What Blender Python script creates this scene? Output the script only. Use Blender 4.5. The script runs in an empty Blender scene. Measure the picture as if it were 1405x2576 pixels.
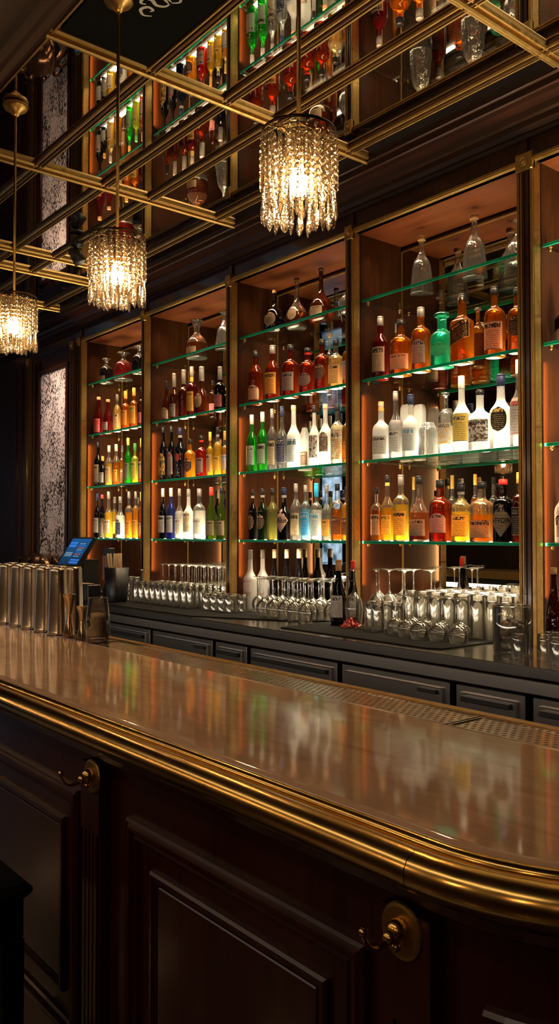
import bpy, math, random
from mathutils import Vector
random.seed(7)
H = 1.42                      # eye height above the floor; heights below are given relative to it
C = bpy.context.scene.collection
PI = math.pi
sc = bpy.context.scene
sc.view_settings.view_transform = 'Standard'
sc.view_settings.look = 'None'
sc.view_settings.exposure = 0.0
sc.view_settings.gamma = 1.0
sc.view_settings.use_curve_mapping = False
cy = sc.cycles
cy.max_bounces = 12; cy.diffuse_bounces = 3; cy.glossy_bounces = 5
cy.transmission_bounces = 8; cy.transparent_max_bounces = 28
cy.caustics_reflective = False; cy.caustics_refractive = False
cy.sample_clamp_indirect = 4.0; cy.sample_clamp_direct = 0.0
cy.use_denoising = True
cy.use_adaptive_sampling = True; cy.adaptive_threshold = 0.02

# ------------------------------------------------------------------ materials
def new_mat(name):
    m = bpy.data.materials.new(name); m.use_nodes = True
    nt = m.node_tree; nt.nodes.clear()
    out = nt.nodes.new('ShaderNodeOutputMaterial')
    return m, nt, out

def N(nt, t, **kw):
    n = nt.nodes.new(t)
    for k, v in kw.items():
        if k in n.inputs: n.inputs[k].default_value = v
        else: setattr(n, k, v)
    return n

def rgba(c): return (c[0], c[1], c[2], 1.0)

def pbr(name, col, rough=.4, metal=0., coat=0., coatr=.05, spec=.5, bump=0., bscale=200., aniso=0.):
    m, nt, out = new_mat(name)
    p = N(nt, 'ShaderNodeBsdfPrincipled')
    p.inputs['Base Color'].default_value = rgba(col)
    p.inputs['Roughness'].default_value = rough
    p.inputs['Metallic'].default_value = metal
    p.inputs['Coat Weight'].default_value = coat
    p.inputs['Coat Roughness'].default_value = coatr
    p.inputs['Specular IOR Level'].default_value = spec
    p.inputs['Anisotropic'].default_value = aniso
    if bump:
        tc = N(nt, 'ShaderNodeTexCoord'); no = N(nt, 'ShaderNodeTexNoise', Scale=bscale, Detail=3.)
        b = N(nt, 'ShaderNodeBump', Strength=bump, Distance=.002)
        nt.links.new(tc.outputs['Object'], no.inputs['Vector'])
        nt.links.new(no.outputs['Fac'], b.inputs['Height'])
        nt.links.new(b.outputs['Normal'], p.inputs['Normal'])
    nt.links.new(p.outputs[0], out.inputs[0])
    return m

def wood(name, c1, c2, rough=.28, coat=.6, coatr=.12, scale=(38, 38, 2.2), spec=.5):
    m, nt, out = new_mat(name)
    tc = N(nt, 'ShaderNodeTexCoord'); mp = N(nt, 'ShaderNodeMapping')
    mp.inputs['Scale'].default_value = scale
    n1 = N(nt, 'ShaderNodeTexNoise', Scale=1., Detail=6., Roughness=.6, Distortion=.6)
    n2 = N(nt, 'ShaderNodeTexNoise', Scale=.12, Detail=2.)
    mx = N(nt, 'ShaderNodeMath', operation='MULTIPLY_ADD'); mx.inputs[1].default_value = .7
    cr = N(nt, 'ShaderNodeValToRGB')
    cr.color_ramp.elements[0].position = .38; cr.color_ramp.elements[0].color = rgba(c1)
    cr.color_ramp.elements[1].position = .72; cr.color_ramp.elements[1].color = rgba(c2)
    p = N(nt, 'ShaderNodeBsdfPrincipled')
    p.inputs['Roughness'].default_value = rough
    p.inputs['Coat Weight'].default_value = coat; p.inputs['Coat Roughness'].default_value = coatr
    p.inputs['Specular IOR Level'].default_value = spec
    b = N(nt, 'ShaderNodeBump', Strength=.06, Distance=.001)
    L = nt.links.new
    L(tc.outputs['Object'], mp.inputs['Vector']); L(mp.outputs[0], n1.inputs['Vector']); L(mp.outputs[0], n2.inputs['Vector'])
    m2 = N(nt, 'ShaderNodeMath', operation='MULTIPLY'); m2.inputs[1].default_value = .35
    L(n2.outputs['Fac'], m2.inputs[0])
    L(n1.outputs['Fac'], mx.inputs[0]); L(m2.outputs[0], mx.inputs[2]); L(mx.outputs[0], cr.inputs[0])
    L(cr.outputs[0], p.inputs['Base Color']); L(n1.outputs['Fac'], b.inputs['Height']); L(b.outputs[0], p.inputs['Normal'])
    L(p.outputs[0], out.inputs[0])
    return m

def brass(name, col, rough, rvar=.15, scale=30., wear=.5):
    m, nt, out = new_mat(name); L = nt.links.new
    tc = N(nt, 'ShaderNodeTexCoord'); n1 = N(nt, 'ShaderNodeTexNoise', Scale=scale, Detail=5., Roughness=.65)
    L(tc.outputs['Object'], n1.inputs['Vector'])
    r = N(nt, 'ShaderNodeMapRange'); r.inputs['From Min'].default_value = .3; r.inputs['From Max'].default_value = .7
    r.inputs['To Min'].default_value = rough; r.inputs['To Max'].default_value = rough + rvar
    mx = N(nt, 'ShaderNodeMix', data_type='RGBA')
    mx.inputs['A'].default_value = rgba(col); mx.inputs['B'].default_value = rgba(tuple(x * wear for x in col))
    p = N(nt, 'ShaderNodeBsdfPrincipled', Metallic=1.)
    L(n1.outputs['Fac'], r.inputs['Value']); L(n1.outputs['Fac'], mx.inputs['Factor'])
    L(mx.outputs['Result'], p.inputs['Base Color']); L(r.outputs[0], p.inputs['Roughness'])
    b = N(nt, 'ShaderNodeBump', Strength=.05, Distance=.001); L(n1.outputs['Fac'], b.inputs['Height']); L(b.outputs[0], p.inputs['Normal'])
    L(p.outputs[0], out.inputs[0])
    return m

def vitreous(name, tint, body=.3, bodycol=None, rough=.04, refl=1., ior=1.45, bump=0., bscale=60., edge=0., edged=.75):
    """Thin glass: tinted see-through, some scattering body, fresnel gloss."""
    m, nt, out = new_mat(name); L = nt.links.new
    lw = N(nt, 'ShaderNodeLayerWeight', Blend=.5)
    pw = N(nt, 'ShaderNodeMath', operation='POWER'); pw.inputs[1].default_value = 2.2; L(lw.outputs['Facing'], pw.inputs[0])
    tm = N(nt, 'ShaderNodeMix', data_type='RGBA'); L(pw.outputs[0], tm.inputs['Factor'])
    tm.inputs['A'].default_value = rgba(tint); tm.inputs['B'].default_value = rgba(tuple(x**2.4*edged for x in tint))
    tr = N(nt, 'ShaderNodeBsdfTransparent'); L(tm.outputs['Result'], tr.inputs[0])
    bc = bodycol or tint
    tl = N(nt, 'ShaderNodeBsdfTranslucent'); tl.inputs[0].default_value = rgba(bc)
    df = N(nt, 'ShaderNodeBsdfDiffuse'); df.inputs[0].default_value = rgba(bc)
    s = N(nt, 'ShaderNodeMixShader'); s.inputs[0].default_value = .35
    L(tl.outputs[0], s.inputs[1]); L(df.outputs[0], s.inputs[2])
    sh = N(nt, 'ShaderNodeMath', operation='MULTIPLY_ADD', use_clamp=True); sh.inputs[1].default_value = edge; sh.inputs[2].default_value = body; L(pw.outputs[0], sh.inputs[0])
    a = N(nt, 'ShaderNodeMixShader'); L(sh.outputs[0], a.inputs[0])
    L(tr.outputs[0], a.inputs[1]); L(s.outputs[0], a.inputs[2])
    fr = N(nt, 'ShaderNodeFresnel', IOR=ior)
    mu = N(nt, 'ShaderNodeMath', operation='MULTIPLY', use_clamp=True); mu.inputs[1].default_value = refl
    L(fr.outputs[0], mu.inputs[0])
    gl = N(nt, 'ShaderNodeBsdfGlossy', Roughness=rough)
    o = N(nt, 'ShaderNodeMixShader'); L(mu.outputs[0], o.inputs[0]); L(a.outputs[0], o.inputs[1]); L(gl.outputs[0], o.inputs[2])
    if bump:
        tc = N(nt, 'ShaderNodeTexCoord'); no = N(nt, 'ShaderNodeTexNoise', Scale=bscale, Detail=2.)
        b = N(nt, 'ShaderNodeBump', Strength=bump, Distance=.004)
        L(tc.outputs['Object'], no.inputs['Vector']); L(no.outputs['Fac'], b.inputs['Height'])
        L(b.outputs[0], gl.inputs['Normal']); L(b.outputs[0], fr.inputs['Normal'])
    L(o.outputs[0], out.inputs[0])
    return m

def mirror_mat(name, col, rough=.02, spots=.5, spotscale=18., thr=.62, dark=(.02, .014, .01), wav=.0):
    m, nt, out = new_mat(name); L = nt.links.new
    tc = N(nt, 'ShaderNodeTexCoord')
    n1 = N(nt, 'ShaderNodeTexNoise', Scale=spotscale, Detail=8., Roughness=.75); L(tc.outputs['Object'], n1.inputs['Vector'])
    r = N(nt, 'ShaderNodeMapRange'); r.inputs['From Min'].default_value = thr; r.inputs['From Max'].default_value = thr + .06
    r.inputs['To Max'].default_value = spots; L(n1.outputs['Fac'], r.inputs['Value'])
    g = N(nt, 'ShaderNodeBsdfGlossy', Roughness=rough); g.inputs['Color'].default_value = rgba(col)
    if wav:
        n2 = N(nt, 'ShaderNodeTexNoise', Scale=5., Detail=1.); L(tc.outputs['Object'], n2.inputs['Vector'])
        b = N(nt, 'ShaderNodeBump', Strength=wav, Distance=.01); L(n2.outputs['Fac'], b.inputs['Height']); L(b.outputs[0], g.inputs['Normal'])
    d = N(nt, 'ShaderNodeBsdfDiffuse'); d.inputs[0].default_value = rgba(dark)
    s = N(nt, 'ShaderNodeMixShader'); L(r.outputs[0], s.inputs[0]); L(g.outputs[0], s.inputs[1]); L(d.outputs[0], s.inputs[2])
    L(s.outputs[0], out.inputs[0])
    return m

def emit(name, col, strength):
    m, nt, out = new_mat(name)
    e = N(nt, 'ShaderNodeEmission', Strength=strength); e.inputs['Color'].default_value = rgba(col)
    nt.links.new(e.outputs[0], out.inputs[0]); return m

M = {}
M['mahogany'] = wood('dark mahogany', (.018, .0038, .0016), (.055, .012, .0045))
M['panelwood'] = wood('bar front mahogany', (.020, .0030, .0016), (.052, .0085, .0042), rough=.30, coat=.22, coatr=.12, spec=.35)
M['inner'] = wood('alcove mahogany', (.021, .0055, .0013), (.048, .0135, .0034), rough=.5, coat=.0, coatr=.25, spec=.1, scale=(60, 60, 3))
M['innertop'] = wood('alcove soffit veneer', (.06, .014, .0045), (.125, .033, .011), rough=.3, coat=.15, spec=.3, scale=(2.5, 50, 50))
M['cornice'] = wood('cornice mahogany', (.012, .0035, .0016), (.036, .010, .0042), rough=.4, coat=.08, coatr=.25, spec=.22, scale=(2, 38, 38))
M['brass'] = brass('polished brass', (.78, .50, .15), .17, .08, 14., .75)
M['brassold'] = brass('aged brass', (.58, .36, .12), .28, .2, 40., .45)
M['bronze'] = brass('dark bronze', (.24, .14, .06), .3, .2, 40., .5)
M['mirror'] = mirror_mat('alcove mirror', (.66, .62, .56), .01, .25, 25., .66)
M['antique'] = mirror_mat('antique ceiling mirror', (.70, .66, .60), .012, .75, 14., .60, wav=.012)
M['distressed'] = None
M['black'] = pbr('black plastic', (.010, .010, .011), .35)
M['rubber'] = pbr('black rubber mat', (.004, .004, .004), .85, spec=.12, bump=.6, bscale=500)
M['blackwood'] = pbr('black painted wood', (.004, .004, .004), .6, spec=.15)
M['steel'] = pbr('brushed stainless steel', (.52, .49, .46), .17, 1., bump=.05, bscale=40)
M['steeldark'] = pbr('fridge door steel', (.42, .39, .37), .26, 1., bump=.35, bscale=1.)
_nt = M['steeldark'].node_tree; _mp = _nt.nodes.new('ShaderNodeMapping'); _mp.inputs['Scale'].default_value = (26, 26, .8)
_tc = [n for n in _nt.nodes if n.type == 'TEX_COORD'][0]; _no = [n for n in _nt.nodes if n.type == 'TEX_NOISE'][0]
_nt.links.new(_tc.outputs['Object'], _mp.inputs[0]); _nt.links.new(_mp.outputs[0], _no.inputs['Vector'])
M['chrome'] = pbr('polished steel tin', (.92, .84, .74), .22, 1.)
M['jigger'] = pbr('gold toned steel', (.72, .55, .36), .16, 1.)
M['recess'] = pbr('dark recess', (.006, .006, .007), .6)
M['floorwood'] = wood('dark floor boards', (.02, .009, .005), (.05, .022, .012), rough=.35, scale=(3, 30, 30))
M['plaster'] = pbr('dark plaster', (.035, .02, .014), .7)
M['glasswhite'] = vitreous('clear glassware', (.97, .97, .95), .06, (1., .93, .78), .06, 2.2, 1.5, edge=.7, edged=.9)
M['glassbase'] = vitreous('clear glass base', (.95, .95, .92), .03, (1., .93, .78), .05, 1.2, 1.5, bump=.6, bscale=120, edge=.08, edged=.95)
M['shelfglass'] = vitreous('glass shelf', (.95, .985, .965), .0, (.5, .9, .75), .02, .45, 1.5, edged=1.)
M['shelfedge'] = vitreous('green glass edge', (.1, .8, .5), .85, (.03, .62, .40), .08, 1., 1.5)
M['crystal'] = vitreous('cut crystal', (.92, .84, .72), .11, (.95, .74, .46), .06, 2.6, 1.6, bump=.9, bscale=170, edge=.3, edged=.5)
M['wire'] = pbr('dark bronze wire', (.10, .05, .02), .35, 1.)
M['bulb'] = emit('warm bulb', (1., .62, .28), 620.)
M['chalk'] = pbr('white chalk', (.55, .55, .50), .9)
M['board_reflection'] = pbr('black chalkboard', (.0035, .0035, .0032), .85, spec=.06)
M['cork'] = pbr('cork', (.42, .22, .09), .7, bump=.5, bscale=300)
M['flower'] = pbr('dried red petals', (.42, .02, .02), .5)
M['paper'] = pbr('beige paper', (.50, .33, .24), .8)
M['stick'] = pbr('pale wooden stirrers', (.50, .36, .18), .6)
M['leaf'] = pbr('dark bronze leaf metal', (.14, .07, .035), .22, .8)

def distressed():
    m, nt, out = new_mat('distressed silver mirror'); L = nt.links.new
    tc = N(nt, 'ShaderNodeTexCoord'); mp = N(nt, 'ShaderNodeMapping'); mp.inputs['Scale'].default_value = (1.2, 1, .8)
    n1 = N(nt, 'ShaderNodeTexNoise', Scale=46., Detail=9., Roughness=.78)
    n2 = N(nt, 'ShaderNodeTexNoise', Scale=3.2, Detail=3.)
    L(tc.outputs['Object'], mp.inputs[0]); L(mp.outputs[0], n1.inputs['Vector']); L(mp.outputs[0], n2.inputs['Vector'])
    ad = N(nt, 'ShaderNodeMath', operation='MULTIPLY_ADD'); ad.inputs[1].default_value = .32
    L(n2.outputs['Fac'], ad.inputs[0]); L(n1.outputs['Fac'], ad.inputs[2])
    r = N(nt, 'ShaderNodeMapRange'); r.inputs['From Min'].default_value = .665; r.inputs['From Max'].default_value = .69
    L(ad.outputs[0], r.inputs['Value'])
    p = N(nt, 'ShaderNodeBsdfPrincipled', Roughness=.45, Metallic=.0); p.inputs['Base Color'].default_value = (.90, .74, .68, 1)
    d = N(nt, 'ShaderNodeBsdfDiffuse'); d.inputs[0].default_value = (.012, .008, .006, 1)
    s = N(nt, 'ShaderNodeMixShader'); L(r.outputs[0], s.inputs[0]); L(p.outputs[0], s.inputs[1]); L(d.outputs[0], s.inputs[2])
    L(s.outputs[0], out.inputs[0]); return m
M['distressed'] = distressed()

def marble():
    m, nt, out = new_mat('pink beige marble'); L = nt.links.new
    tc = N(nt, 'ShaderNodeTexCoord'); mp = N(nt, 'ShaderNodeMapping'); mp.inputs['Scale'].default_value = (1.1, 3.2, 1); mp.inputs['Rotation'].default_value = (0, 0, .12)
    n1 = N(nt, 'ShaderNodeTexNoise', Scale=4., Detail=8., Roughness=.62, Distortion=1.1)
    cr = N(nt, 'ShaderNodeValToRGB'); e = cr.color_ramp.elements
    e[0].position = .22; e[0].color = (.52, .32, .20, 1); e[1].position = .62; e[1].color = (.84, .56, .37, 1)
    x = cr.color_ramp.elements.new(.45); x.color = (.74, .475, .305, 1)
    p = N(nt, 'ShaderNodeBsdfPrincipled', Roughness=.13)
    p.inputs['Specular IOR Level'].default_value = .8
    p.inputs['IOR'].default_value = 1.6
    n3 = N(nt, 'ShaderNodeTexNoise', Scale=6., Detail=2.)
    r = N(nt, 'ShaderNodeMapRange'); r.inputs['To Min'].default_value = .04; r.inputs['To Max'].default_value = .09
    L(tc.outputs['Object'], mp.inputs[0]); L(mp.outputs[0], n1.inputs['Vector']); L(tc.outputs['Object'], n3.inputs['Vector'])
    L(n1.outputs['Fac'], cr.inputs[0]); L(cr.outputs[0], p.inputs['Base Color']); L(n3.outputs['Fac'], r.inputs['Value']); L(r.outputs[0], p.inputs['Roughness'])
    L(p.outputs[0], out.inputs[0]); return m
M['marble'] = marble()

def perforated():
    """steel plate with a staggered grid of round holes, in object space"""
    m, nt, out = new_mat('perforated steel'); L = nt.links.new
    tc = N(nt, 'ShaderNodeTexCoord'); sx = N(nt, 'ShaderNodeSeparateXYZ'); L(tc.outputs['Object'], sx.inputs[0])
    P, Q = .0165, .0143
    def math(op, a, b=None):
        n = N(nt, 'ShaderNodeMath', operation=op)
        for i, v in enumerate((a, b)):
            if v is None: continue
            if isinstance(v, (int, float)): n.inputs[i].default_value = v
            else: L(v, n.inputs[i])
        return n.outputs[0]
    yr = math('DIVIDE', sx.outputs['Y'], Q); row = math('FLOOR', yr)
    fy = math('SUBTRACT', math('SUBTRACT', yr, row), .5)
    odd = math('MULTIPLY', math('MODULO', math('ADD', row, 4000.), 2.), .5)
    xr = math('ADD', math('DIVIDE', sx.outputs['X'], P), odd)
    fx = math('SUBTRACT', math('SUBTRACT', xr, math('FLOOR', xr)), .5)
    d = math('SQRT', math('ADD', math('POWER', math('MULTIPLY', fx, P / Q), 2.), math('POWER', fy, 2.)))
    r = N(nt, 'ShaderNodeMapRange'); r.inputs['From Min'].default_value = .29; r.inputs['From Max'].default_value = .34
    L(d, r.inputs['Value'])
    p = N(nt, 'ShaderNodeBsdfPrincipled', Roughness=.22, Metallic=1.); p.inputs['Base Color'].default_value = (.62, .50, .38, 1)
    q = N(nt, 'ShaderNodeBsdfPrincipled', Roughness=.5); q.inputs['Base Color'].default_value = (.010, .006, .004, 1)
    bm_ = N(nt, 'ShaderNodeBump', Strength=.5, Distance=.002); L(r.outputs[0], bm_.inputs['Height']); L(bm_.outputs[0], p.inputs['Normal'])
    s = N(nt, 'ShaderNodeMixShader'); L(r.outputs[0], s.inputs[0]); L(q.outputs[0], s.inputs[1]); L(p.outputs[0], s.inputs[2])
    L(s.outputs[0], out.inputs[0]); return m
M['perf'] = perforated()

# ------------------------------------------------------------------ mesh helpers
class MB:
    def __init__(s): s.v = []; s.f = []; s.mi = []; s.uv = {}; s.sm = []
    def add(s, vs, fs, mi=0, smooth=False, uvs=None):
        o = len(s.v); s.v += [tuple(p) for p in vs]
        for k, f in enumerate(fs):
            if uvs: s.uv[len(s.f)] = [uvs[i] for i in f]
            s.f.append(tuple(i + o for i in f)); s.mi.append(mi); s.sm.append(smooth)
    def box(s, x0, x1, y0, y1, z0, z1, mi=0):
        v = [(x0,y0,z0),(x1,y0,z0),(x1,y1,z0),(x0,y1,z0),(x0,y0,z1),(x1,y0,z1),(x1,y1,z1),(x0,y1,z1)]
        s.add(v, [(0,3,2,1),(4,5,6,7),(0,1,5,4),(1,2,6,5),(2,3,7,6),(3,0,4,7)], mi)
    def bbox(s, x0, x1, y0, y1, z0, z1, b=.003, mi=0):
        """box with chamfered vertical and horizontal edges"""
        def ring(i, z): return [(x0+i+b,y0+i,z),(x1-i-b,y0+i,z),(x1-i,y0+i+b,z),(x1-i,y1-i-b,z),(x1-i-b,y1-i,z),(x0+i+b,y1-i,z),(x0+i,y1-i-b,z),(x0+i,y0+i+b,z)]
        R = [ring(b, z0), ring(0, z0+b), ring(0, z1-b), ring(b, z1)]
        vs = [p for r in R for p in r]; fs = []
        for k in range(3):
            for i in range(8):
                j = (i+1) % 8; fs.append((k*8+i, k*8+j, (k+1)*8+j, (k+1)*8+i))
        fs.append(tuple(range(7, -1, -1))); fs.append(tuple(24+i for i in range(8)))
        s.add(vs, fs, mi)
    def tube(s, pts, r, n=10, mi=0, caps=True, radii=None):
        pts = [Vector(p) for p in pts]; vs = []; fs = []
        prev = None
        for i, p in enumerate(pts):
            t = (pts[min(i+1, len(pts)-1)] - pts[max(i-1, 0)]).normalized()
            if prev is None:
                a = Vector((0,0,1)) if abs(t.z) < .9 else Vector((1,0,0)); u = t.cross(a).normalized()
            else:
                u = (prev - t*prev.dot(t)).normalized()
            prev = u; w = t.cross(u); rr = radii[i] if radii else r
            for k in range(n):
                a = 2*PI*k/n; vs.append(p + u*math.cos(a)*rr + w*math.sin(a)*rr)
        for i in range(len(pts)-1):
            for k in range(n):
                j = (k+1) % n; fs.append((i*n+k, i*n+j, (i+1)*n+j, (i+1)*n+k))
        if caps: fs.append(tuple(range(n-1, -1, -1))); fs.append(tuple((len(pts)-1)*n+k for k in range(n)))
        s.add(vs, fs, mi, True)
    def lathe(s, prof, n=24, c=(0,0,0), mi=0, smooth=True, sq=0., rib=0., nrib=0, mfun=None, flat=1.):
        """prof: list of (r,z). sq: squareness exponent; rib: radial fluting; flat: y scale"""
        vs = []; idx = []
        for (r, z) in prof:
            row = []
            if r < 1e-6:
                row = [len(vs)]*n; vs.append((c[0], c[1], c[2]+z))
            else:
                for k in range(n):
                    a = 2*PI*k/n; q = r
                    if sq: q = r*superr(a, sq)
                    if rib: q *= 1 + rib*math.cos(a*nrib)
                    row.append(len(vs)); vs.append((c[0]+q*math.cos(a), c[1]+q*math.sin(a)*flat, c[2]+z))
            idx.append(row)
        fs = []; ms = []
        for i in range(len(prof)-1):
            A, B = idx[i], idx[i+1]
            for k in range(n):
                j = (k+1) % n
                f = []
                for q in (A[k], A[j], B[j], B[k]):
                    if q not in f: f.append(q)
                if len(f) >= 3: fs.append(tuple(f)); ms.append(mfun((prof[i][1]+prof[i+1][1])/2, i) if mfun else mi)
        o = len(s.v); s.v += vs
        for f, m_ in zip(fs, ms):
            s.f.append(tuple(i+o for i in f)); s.mi.append(m_); s.sm.append(smooth)
    def ball(s, c, r, n=10, mi=0, sz=1.):
        prof = [(r*math.sin(PI*i/n*1.0), -r*sz*math.cos(PI*i/n)) for i in range(n+1)]
        prof[0] = (0, prof[0][1]); prof[-1] = (0, prof[-1][1])
        s.lathe(prof, n+2, c, mi)
    def sweep(s, prof, path, closed=True, mi=0, smooth=True, caps=True):
        """path(off)->list of xy points; prof: list of (off, z)"""
        rows = [[(x, y, z) for (x, y) in path(o)] for (o, z) in prof]
        n = len(rows[0]); vs = [p for r in rows for p in r]; fs = []
        m = len(rows)
        for i in range(m if closed else m-1):
            j = (i+1) % m
            for k in range(n-1): fs.append((i*n+k, i*n+k+1, j*n+k+1, j*n+k))
        s.add(vs, fs, mi, smooth)
        if closed and caps:
            s.add([vs[i*n] for i in range(m)], [tuple(range(m))], mi); s.add([vs[i*n+n-1] for i in range(m)], [tuple(range(m-1, -1, -1))], mi)
    def build(s, name, mats, parent=None, loc=None, bev=None):
        me = bpy.data.meshes.new(name)
        me.from_pydata(s.v, [], s.f)
        if not isinstance(mats, (list, tuple)): mats = [mats]
        for m in mats: me.materials.append(m)
        me.polygons.foreach_set('material_index', s.mi)
        me.polygons.foreach_set('use_smooth', s.sm)
        if s.uv:
            ul = me.uv_layers.new(name='UVMap')
            for pi, uvs in s.uv.items():
                for li, uv in zip(me.polygons[pi].loop_indices, uvs): ul.data[li].uv = uv
        me.update()
        o = bpy.data.objects.new(name, me); C.objects.link(o)
        if parent: o.parent = parent
        if loc: o.location = loc
        return o

def superr(a, e):
    return 1.0/((abs(math.cos(a))**e + abs(math.sin(a))**e)**(1.0/e))

def tag(o, label=None, cat=None, group=None, kind=None):
    if label: o['label'] = label
    if cat: o['category'] = cat
    if group: o['group'] = group
    if kind: o['kind'] = kind
    return o

def empty(name, loc=(0,0,0), label=None, cat=None, group=None, rz=0.):
    o = bpy.data.objects.new(name, None); C.objects.link(o); o.location = loc; o.rotation_euler = (0,0,rz)
    o.empty_display_size = .05
    return tag(o, label, cat, group)

def copy_tree(o, parent=None):
    c = o.copy(); C.objects.link(c)
    c.parent = parent
    for ch in list(o.children): copy_tree(ch, c)
    return c

def structure(o): o['kind'] = 'structure'; return o

def catmull(pts, sub=3):
    out = []
    for i in range(len(pts)-1):
        p0 = pts[max(i-1,0)]; p1 = pts[i]; p2 = pts[i+1]; p3 = pts[min(i+2, len(pts)-1)]
        for k in range(sub):
            t = k/sub
            q = []
            for d in range(len(p1)):
                q.append(.5*((2*p1[d]) + (-p0[d]+p2[d])*t + (2*p0[d]-5*p1[d]+4*p2[d]-p3[d])*t*t + (-p0[d]+3*p1[d]-3*p2[d]+p3[d])*t**3))
            out.append(tuple(q))
    out.append(tuple(pts[-1])); return out

def text_mesh(body, size, font_bold=True):
    cu = bpy.data.curves.new('t', 'FONT'); cu.body = body; cu.size = size; cu.align_x = 'CENTER'; cu.align_y = 'CENTER'
    cu.resolution_u = 2; cu.offset = size*.018 if font_bold else 0
    ob = bpy.data.objects.new('t', cu); C.objects.link(ob)
    dg = bpy.context.evaluated_depsgraph_get(); dg.update()
    me = bpy.data.meshes.new_from_object(ob.evaluated_get(dg))
    vs = [tuple(v.co) for v in me.vertices]; fs = [tuple(p.vertices) for p in me.polygons]
    bpy.data.objects.remove(ob); bpy.data.curves.remove(cu); bpy.data.meshes.remove(me)
    return vs, fs
LED = {1: 2.2, 2: 3.6, 3: 4.5, 4: 4.2}
UPL = {1: [(.05, .95, 4.)], 2: [(.05, .95, 16.)], 3: [(.05, .95, 16.)], 4: [(.05, .95, 30.)],
       (4, 3): [(.05, .3, 14.), (.3, .95, 32.)], (3, 3): [(.05, .4, 12.), (.4, .95, 32.)], (2, 4): [(.05, .25, 10.), (.25, .65, 38.), (.65, .95, 10.)]}
JAMB = 3.0
CTR = {1: 4., 2: 15., 3: 13., 4: 38.0, 5: 5.}
ROOM_FILL = [1.6, .2, -1.4, -2.9, -4.6, -6.2, -8.4]
LAMP_FILL = 45.
SERV_FILL = 14.
RPAN_FILL = 26.
PANL_FILL = 3.5
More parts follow.
